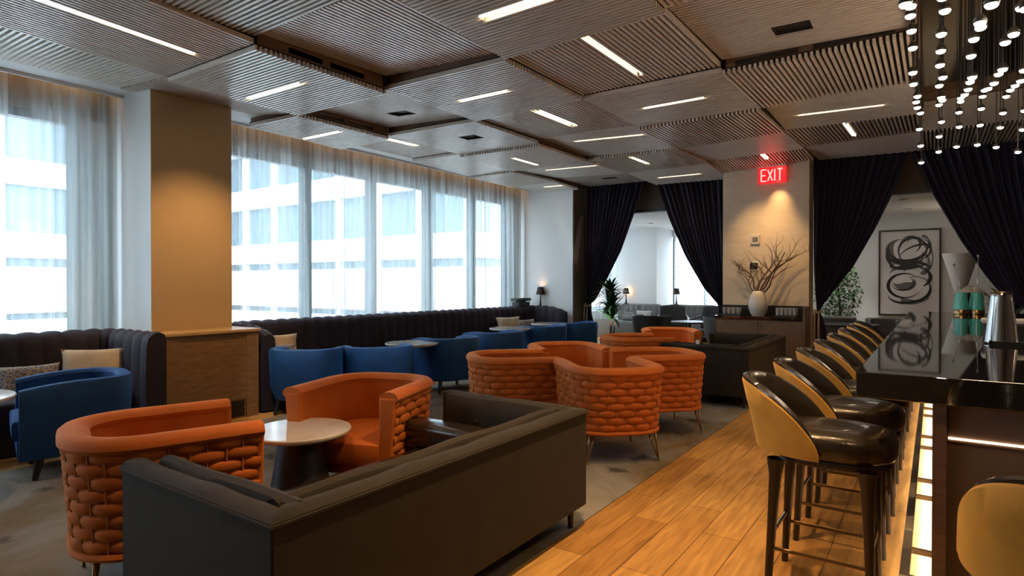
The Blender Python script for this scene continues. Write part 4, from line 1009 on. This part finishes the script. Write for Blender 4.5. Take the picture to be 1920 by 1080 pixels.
# ================================================================== TABLE LAMPS
def table_lamp(loc, label, h=0.42, group=None):
    t = thing('table_lamp', label, 'lamp', loc, group='small dark table lamps')
    MB().lathe([(0.055, 0), (0.055, 0.008), (0.030, 0.02), (0.018, 0.10), (0.010, h * 0.55), (0.010, h * 0.66)], 20).build('lamp_base', 'black', t, smooth='auto')
    MB().lathe([(0.095, h * 0.62), (0.060, h), (0.057, h), (0.092, h * 0.62)], 24).build('lamp_shade', 'shade', t, smooth='auto')
    MB().ball((0, 0, h * 0.76), 0.022, 10, 8).build('bulb', 'lampglow', t, smooth=True)
    return t
table_lamp((-6.72, 10.62, 0.955), 'small dark-shaded lamp at the end of the long banquette, glowing on the white wall')
light('lamp_glow', 'POINT', (-6.72, 10.58, 1.30), 1.6, (1, 0.5, 0.2), size=0.04)
t = thing('media_box', 'small black speaker box on the banquette ledge left of the table lamp', 'speaker', (-6.98, 10.28, 0.975))
MB().box(-0.09, 0.09, -0.20, 0.20, 0.0, 0.09).build('lower_box', 'black', t, bevel=0.008); MB().box(-0.05, 0.05, -0.11, 0.11, 0.09, 0.11).build('neck', 'black', t)
MB().box(-0.09, 0.09, -0.25, 0.25, 0.11, 0.17).build('upper_box', 'black', t, bevel=0.01)

# ================================================================== PLANTS
def blade(mb, base, az, L, w, lift, droop, n=7):
    rows = []; d = Vector((math.cos(az), math.sin(az), 0)); s = Vector((-math.sin(az), math.cos(az), 0))
    for i in range(n + 1):
        u = i / n; p = Vector(base) + d * (L * u * math.cos(lift) ) + Vector((0, 0, L * (u * math.sin(lift) - droop * u * u)))
        ww = w * (math.sin(PI * min(1, 0.12 + 0.88 * u)) ** 0.8) * (1 if u < 1 else 0.02)
        rows.append([p - s * ww, p + Vector((0, 0, -0.15 * ww)), p + s * ww])
    mb.grid(rows)
t = thing('potted_dracaena', 'spiky dark green potted plant lit from below beside the left drape', 'plant', (-5.0, 10.35, 0))
MB().lathe([(0.15, 0), (0.19, 0.40), (0.20, 0.42), (0.17, 0.42), (0.165, 0.36)], 24).build('pot', 'black', t, smooth='auto')
MB().tube([(0, 0, 0.36), (0.02, 0, 0.8), (-0.01, 0, 1.30)], [0.022, 0.018, 0.012], 8).tube([(0.05, 0.03, 0.36), (0.09, 0.03, 0.75)], [0.018, 0.012], 8).build('stem', 'trunk', t, smooth='auto')
mb = MB(); rp_ = random.Random(4)
for k in range(170):
    z = rp_.uniform(0.74, 1.34); L = rp_.uniform(0.32, 0.54) * (1.15 - 0.35 * (z - 0.55)); blade(mb, (0.01, 0, z), rp_.uniform(0, 2 * PI), L, 0.030, R(rp_.uniform(15, 68)), rp_.uniform(0.2, 0.6))
mb.build('leaves', 'leaf', t, smooth=True)
light('plant_uplight', 'SPOT', (-4.80, 10.00, 0.12), 75, (1, 0.93, 0.8), (-5.0, 10.33, 0.9), 0.03, spot=44)
light('tree_fill_light', 'SPOT', (-1.3, 12.6, 2.85), 60, (1.0, 0.95, 0.85), (-1.6, 13.9, 1.3), 0.05, spot=50)  # unseen fill spot, added only to brighten the indoor tree
# far room tree
t = thing('indoor_tree', 'bushy pale green indoor tree left of the abstract picture', 'plant', (-1.62, 13.9, 0))
MB().lathe([(0.20, 0), (0.25, 0.5), (0.22, 0.5)], 20).build('pot', 'black', t, smooth='auto')
MB().tube([(0, 0, 0.45), (0.05, 0, 0.9), (0.0, 0.05, 1.4)], [0.03, 0.025, 0.015], 8).build('trunk', 'trunk', t, smooth='auto')
mb = MB()
for k in range(2600):
    u = rp_.random(); z = 0.78 + 1.35 * u; rad = 0.52 * (math.sin(PI * (0.12 + 0.86 * u)) ** 0.7) * (1 - 0.35 * u); a = rp_.uniform(0, 2 * PI); q = rad * rp_.random() ** 0.45
    blade(mb, (q * math.cos(a), q * math.sin(a), z), rp_.uniform(0, 2 * PI), rp_.uniform(0.06, 0.105), 0.019, R(rp_.uniform(-30, 50)), 0.4, 2)
mb.build('leaves', 'leaf2', t)
t = thing('potted_palm', 'dark palm fronds showing beside the right drape in the far room', 'plant', (1.05, 13.4, 0))
MB().lathe([(0.18, 0), (0.22, 0.5), (0.2, 0.5)], 20).build('pot', 'black', t, smooth='auto')
mb = MB()
for k in range(26): blade(mb, (0, 0, 0.55 + 0.02 * k), k * 2.4, rp_.uniform(0.7, 1.0), 0.05, R(rp_.uniform(35, 75)), rp_.uniform(0.25, 0.6), 10)
mb.build('fronds', 'leaf', t, smooth=True)

# ================================================================== FAR ROOM
struct('wall_far', MB().box(-4.2, 3.5, 15.6, 15.8, 0, 3.2), 'white')
struct('wall_far_left', MB().box(-7.4, -6.08, 15.4, 16.6, 0, 3.2).box(-4.25, -4.2, 15.6, 17.0, 0, 3.2), 'white')
fw = MB(); fw.box(-6.08, -4.2, 16.6, 16.8, 0, 0.7).box(-6.08, -4.2, 16.6, 16.8, 2.75, 3.2)
struct('wall_far_sill', fw, 'white')
p = struct('window_4', MB().box(-6.08, -6.0, 16.62, 16.7, 0.7, 2.75).box(-4.3, -4.2, 16.62, 16.7, 0.7, 2.75).box(-5.2, -5.12, 16.62, 16.7, 0.7, 2.75), 'frame')
MB().box(-6.0, -4.3, 16.66, 16.67, 0.7, 2.75).build('glass_pane', 'pane', p)
sheer('sheer_curtain', -6.0, -4.25, 0.3, 2.9, 'sheer curtain on the end window of the far room, right of the lamp', 4, x=16.48, axis='x')
struct('ceiling_far_room', MB().box(-7.5, 3.5, 11.5, 17.0, 2.95, 3.05), 'white')
for x, y, lab in ((-5.8, 14.3, 'round recessed downlight in the far room ceiling, seen between the left drapes'), (-0.48, 12.8, 'recessed downlight in the far room ceiling above the picture, nearer one'), (-0.46, 14.5, 'recessed downlight in the far room ceiling above the picture, farther one')):
    t = thing('downlight', lab, 'downlight', (x, y, 2.95)); MB().lathe([(0.085, -0.008), (0.085, 0.0), (0.07, 0.0), (0.07, -0.008)], 20).build('trim_ring', 'white', t, smooth='auto')
    MB().lathe([(0.068, -0.006), (0.068, -0.004)], 20).build('lens', 'down', t)
light('far_room_light', 'AREA', (-1.3, 13.6, 2.9), 16, (1.0, 0.90, 0.78), (-1.3, 13.6, 0), 2.6, 2.0)
light('far_room_light', 'AREA', (-5.0, 13.6, 2.9), 16, (0.92, 0.96, 1.0), (-5.0, 13.6, 0), 2.6, 2.0)
# abstract picture: generic looping brush strokes
def art():
    m, tr_, b, out = _new('ink_strokes_on_paper'); tc = tr_.nodes.new('ShaderNodeTexCoord')
    wv = tr_.nodes.new('ShaderNodeTexNoise'); wv.inputs['Scale'].default_value = 1.3; wv.inputs['Detail'].default_value = 1
    tr_.links.new(tc.outputs['Object'], wv.inputs[0])
    r = tr_.nodes.new('ShaderNodeValToRGB'); r.color_ramp.elements[0].position = 0.35; r.color_ramp.elements[0].color = (0.50, 0.47, 0.46, 1); r.color_ramp.elements[1].color = (0.66, 0.63, 0.62, 1); r.color_ramp.elements[1].position = 0.6
    tr_.links.new(wv.outputs[0], r.inputs[0]); tr_.links.new(r.outputs[0], b.inputs['Base Color']); b.inputs['Roughness'].default_value = 0.8
art(); M['paper'] = MATS['ink_strokes_on_paper']
t = thing('abstract_picture', 'tall framed abstract picture of looping black brush strokes on white', 'picture', (-0.45, 15.55, 1.68))
PWd, PH = 0.53, 0.90
MB().box(-PWd, PWd, -0.01, 0.04, -PH, PH).build('paper', 'paper', t)
MB().box(-PWd - 0.03, -PWd, -0.04, 0.04, -PH - 0.03, PH + 0.03).box(PWd, PWd + 0.03, -0.04, 0.04, -PH - 0.03, PH + 0.03).box(-PWd, PWd, -0.04, 0.04, PH, PH + 0.03).box(-PWd, PWd, -0.04, 0.04, -PH - 0.03, -PH).build('picture_frame', 'black', t)
ra = random.Random(21); ink = MB(); wash = MB()
def stroke(mb, cx, cz, rx, rz, a0, a1, w, rot=0, y=-0.014, n=44, taper=True):
    rows = []
    for i in range(n + 1):
        u = i / n; a = lerp(a0, a1, u); ww = 1.25 * w * ((math.sin(PI * u) ** 0.6 if taper else 1)) * (0.7 + 0.5 * math.sin(u * 5 + cx * 9)) + 0.002
        pts = []
        for q in (-1, 1):
            X = (rx + q * ww) * math.cos(a); Z = (rz + q * ww) * math.sin(a); pts.append((cx + X * math.cos(rot) - Z * math.sin(rot), y, cz + X * math.sin(rot) + Z * math.cos(rot)))
        rows.append(pts)
    mb.grid(rows)
yy = -0.012
def S_(cx, cz, rx, rz, a0, a1, w, rot=0, mb=None):
    global yy; yy -= 0.0003; stroke(mb or ink, cx, cz, rx, rz, R(a0), R(a1), w, R(rot), y=yy)
for args in [(-0.02, 0.50, 0.34, 0.25, -200, 60, 0.026, 10), (0.05, 0.48, 0.24, 0.27, 20, 300, 0.022, -15), (0.10, 0.42, 0.30, 0.14, -30, 220, 0.020, 25), (-0.08, 0.36, 0.33, 0.16, 170, 380, 0.030, -8),
             (0.02, 0.60, 0.18, 0.18, -60, 200, 0.016, 0), (0.16, 0.52, 0.22, 0.24, -100, 120, 0.018, 30), (0.0, 0.20, 0.34, 0.10, 150, 390, 0.026, 6), (0.03, 0.08, 0.36, 0.16, 10, 200, 0.024, -6),
             (-0.06, 0.02, 0.30, 0.12, -10, 170, 0.030, 12), (0.12, -0.10, 0.26, 0.22, -60, 150, 0.030, 0), (-0.08, -0.28, 0.30, 0.26, 40, 330, 0.020, 0), (0.10, -0.35, 0.28, 0.26, -120, 90, 0.026, 15),
             (-0.02, -0.45, 0.36, 0.20, 180, 350, 0.016, 8), (-0.20, 0.42, 0.20, 0.30, 120, 250, 0.024, 0), (0.24, 0.30, 0.18, 0.30, -80, 70, 0.018, 0), (-0.12, -0.22, 0.20, 0.16, 180, 420, 0.010, 0)]: S_(*args)
for k in range(12):
    a = R(-60 + 9 * k); yy -= 0.0002; p0 = Vector((0.12 + 0.24 * math.cos(a), yy, -0.30 + 0.26 * math.sin(a))); p1 = Vector((0.12 + 0.36 * math.cos(a - 0.2), yy, -0.32 + 0.36 * math.sin(a - 0.2))); n_ = Vector((0, 0, 0.006))
    ink.add([p0 - n_, p1 - n_ * 0.3, p1 + n_ * 0.3, p0 + n_], [(0, 1, 2, 3)])
ink.build('ink_strokes', 'black', t)
yy = -0.0108
for args in [(-0.14, 0.50, 0.22, 0.22, 90, 260, 0.05, 0), (0.20, 0.20, 0.16, 0.22, -90, 80, 0.06, 0), (-0.10, -0.18, 0.20, 0.12, 200, 380, 0.06, 0), (0.10, -0.5, 0.26, 0.14, 200, 350, 0.05, 0), (0.22, 0.62, 0.14, 0.16, -40, 90, 0.05, 0)]: wash = MB(); S_(*args, mb=wash); wash.build('grey_wash', 'greyc', t)
t = thing('cone_floor_lamp', 'tall white inverted cone lamp standing right of the abstract picture', 'lamp', (0.40, 14.3, 0))
MB().lathe([(0.30, 0), (0.30, 0.02), (0.10, 0.10), (0.05, 0.6), (0.06, 1.15), (0.09, 1.3), (0.29, 2.02), (0.28, 2.02), (0.09, 1.40)], 36).build('lamp_body', 'white', t, smooth='auto')
light('cone_lamp_glow', 'POINT', (0.40, 14.3, 1.80), 6, (1, 0.85, 0.65), size=0.1)
# seating of the far room
def soft_sofa(loc, rz, w, label, m='greyc'):
    t = thing('lounge_sofa', label, 'sofa', loc, rz, 'grey channel-back sofas in the far room')
    mb = MB(); rows = []
    n = int(w / 0.02)
    for i in range(n + 1):
        x = -w / 2 + w * i / n; b = 0.025 * abs(math.sin(PI * i * 0.02 / 0.16)) ** 0.6; e = min(x + w / 2, w / 2 - x); zt = 0.90 - 0.10 * max(0, 1 - e / 0.14) ** 2
        rows.append([(x, 0.0, 0.0), (x, 0.0, zt - 0.05), (x, -0.05, zt), (x, -0.12 - b, zt - 0.03), (x, -0.16 - b, zt - 0.15), (x, -0.17 - b, 0.40), (x, -0.15, 0.0)])
    mb.grid(rows, cv=True); mb.build('channel_back', m, t, smooth='auto')
    mb = MB(); slab(mb, rrect(-w / 2 + 0.03, w / 2 - 0.03, -0.75, -0.14, 0.05), 0.12, 0.46, 0.04, 0.01); mb.build('seat_cushion', m, t, smooth='auto')
    return t
soft_sofa((-6.45, 15.30, 0), 0, 1.25, 'grey channel-backed sofa in the far room behind the potted plant')
soft_sofa((-5.10, 15.38, 0), 0, 1.35, 'grey-brown channel-backed sofa in the far room under the end window')
cushion('cushion', 0.42, 0.30, 0.14, 'pale', (-6.20, 14.83, 0.60), (-20, 0, 10), 'pale grey cushion on the far room sofa behind the potted plant', 'cushions in the far room')
cushion('cushion', 0.40, 0.26, 0.14, 'greyc', (-6.60, 14.79, 0.58), (-20, 0, -15), 'dark grey cushion beside the pale one on the far room sofa', 'cushions in the far room')
def arm_chair(loc, rz, label, m='greyd', grp='wooden-armed chairs in the far room'):
    t = thing('lounge_chair', label, 'chair', loc, rz, grp)
    mb = MB(); slab(mb, rrect(-0.29, 0.29, -0.28, 0.28, 0.06), 0.34, 0.45, 0.03, 0.015); mb.build('seat', m, t, smooth='auto')
    rows = []
    for i in range(9):
        z = 0.42 + 0.50 * i / 8; y = -0.26 - 0.12 * i / 8; rows.append([(lerp(-0.28, 0.28, k / 8), y - 0.05 * (1 - (k / 4 - 1) ** 2), z + 0.02 * (1 - (k / 4 - 1) ** 2)) for k in range(9)])
    o = MB().grid(rows).build('backrest', m, t, smooth=True); sm = o.modifiers.new('solid', 'SOLIDIFY'); sm.thickness = 0.07
    for s in (-1, 1):
        MB().tube([(s * 0.30, -0.36, 0.72), (s * 0.34, -0.10, 0.67), (s * 0.335, 0.15, 0.655), (s * 0.31, 0.30, 0.64)], [0.016, 0.02, 0.024, 0.016], 8).build('armrest', 'darkwood', t, smooth='auto')
        MB().tube([(s * 0.29, 0.26, 0.65), (s * 0.31, 0.30, 0)], [0.018, 0.012], 8).build('leg', 'darkwood', t, smooth='auto')
        MB().tube([(s * 0.29, -0.34, 0.72), (s * 0.27, -0.26, 0.35), (s * 0.31, -0.36, 0)], [0.016, 0.018, 0.012], 8).build('leg', 'darkwood', t, smooth='auto')
    return t
arm_chair((-4.78, 13.05, 0), 180 + 20, 'charcoal lounge chair with curved dark arms, centre of the left opening')
arm_chair((-4.02, 13.1, 0), 180 - 10, 'charcoal lounge chair with curved dark arms, right side of the left opening')
def shell_chair(loc, rz, label, m):
    t = thing('shell_chair', label, 'chair', loc, rz, 'low rounded chairs by the openings')
    P = upath(0.32, -0.30, 0.25, 0.25, 0.04); mb = MB()
    sweep(mb, P, [(-0.05, 0.32), (0.0, 0.45), (0.03, 0.78), (0.015, 0.80), (-0.01, 0.78), (-0.05, 0.45)]); mb.build('shell_back', m, t, smooth='auto')
    poly = [(x - nx * 0.05, y - ny * 0.05) for x, y, nx, ny, s in upath(0.32, -0.30, 0.30, 0.25, 0.06)]
    mb = MB(); slab(mb, poly, 0.34, 0.46, 0.03, 0.01); mb.build('seat', m, t, smooth='auto')
    for sx in (-1, 1):
        for sy in (-1, 1): MB().tube([(sx * 0.2, sy * 0.18, 0.36), (sx * 0.27, sy * 0.24, 0)], [0.016, 0.01], 8).build('leg', 'darkwood', t, smooth='auto')
    return t
shell_chair((-3.35, 11.85, 0), 20, 'grey rounded chair just left of the sideboard, seen from behind', 'greyc')
shell_chair((-4.78, 11.75, 0), -10, 'black rounded chair seen from behind, right of the potted plant', 'black')
shell_chair((-1.55, 13.2, 0), 100, 'grey rounded chair beside the right opening, left of the dark table', 'greyc')
round_table('lounge_table', (-4.15, 12.35, 0), 0.40, 0.66, 'dark round table in the left opening among charcoal chairs', base='ped', m='black')
round_table('lounge_table', (-1.25, 12.3, 0), 0.48, 0.72, 'dark round table in the right opening beyond the last bar stools', base='ped', m='black')
shell_chair((-0.70, 13.0, 0), 200, 'grey rounded chair behind the dark table in the right opening', 'greyc')
shell_chair((-0.2, 12.7, 0), 215, 'second grey rounded chair right of the dark table in the right opening', 'greyc')
table_lamp((-6.88, 15.23, 0.90), 'dark-shaded lamp on the far room sofa back, just right of the potted plant', 0.42)
light('lamp_glow', 'POINT', (-6.88, 15.34, 1.22), 1.5, (1, 0.5, 0.2), size=0.04)
table_lamp((-5.50, 15.31, 0.90), 'dark-shaded lamp in the far room against the bright end window', 0.42)
light('lamp_glow', 'POINT', (-5.50, 15.42, 1.22), 1.5, (1, 0.5, 0.2), size=0.04)
t = thing('menu_holder', 'tiny white upright card standing on the arm of the far sofa', 'card holder', (-2.33, 7.22, 0.712))
MB().box(-0.022, 0.022, -0.004, 0.004, 0, 0.055).build('card', 'white', t); MB().box(-0.03, 0.03, -0.012, 0.012, 0, 0.006).build('base', 'black', t)

# ================================================================== OUTSIDE
struct('ground_outside', MB().box(-90, -7.9, -40, 60, -0.4, -0.2), 'pave')
def facade(name, label, x0, x1, y0, y1, floors, face, z0=-0.2, fh=3.3):
    t = thing(name, label, 'building', ((x0 + x1) / 2, (y0 + y1) / 2, z0)); ox, oy = t.location.x, t.location.y
    H = floors * fh + 1.2
    MB().box(x0 - ox, x1 - ox, y0 - oy, y1 - oy, 0, H).build('glass_walls', 'extglass', t)
    sl = MB(); pi_ = MB()
    for k in range(floors + 1):
        z = 0.9 + k * fh + 1.9 - z0 * 0
        sl.box(x0 - ox - 0.35, x1 - ox + 0.35, y0 - oy - 0.35, y1 - oy + 0.35, z, z + 1.15)
    sl.build('spandrel_bands', 'concrete', t)
    if face == 'y':
        n = int((x1 - x0) / 2.9)
        for k in range(n + 1):
            x = x0 + (x1 - x0) * k / n - ox; pi_.box(x - 0.18, x + 0.18, y0 - oy - 0.25, y0 - oy, 0, H)
    else:
        n = int((y1 - y0) / 2.9)
        for k in range(n + 1):
            y = y0 + (y1 - y0) * k / n - oy; pi_.box(x1 - ox, x1 - ox + 0.25, y - 0.18, y + 0.18, 0, H)
    pi_.build('piers', 'concrete', t)
    MB().box(x0 - ox - 0.4, x1 - ox + 0.4, y0 - oy - 0.4, y1 - oy + 0.4, 0.3, 2.4).build('brick_base', 'extbrick', t)
    return t
facade('office_building', 'pale banded office block seen through the wide window sheers', -52, -17, 21, 34, 9, 'y')
facade('office_building', 'pale glass tower seen through the left window sheers', -60, -34, -22, 15, 11, 'x')
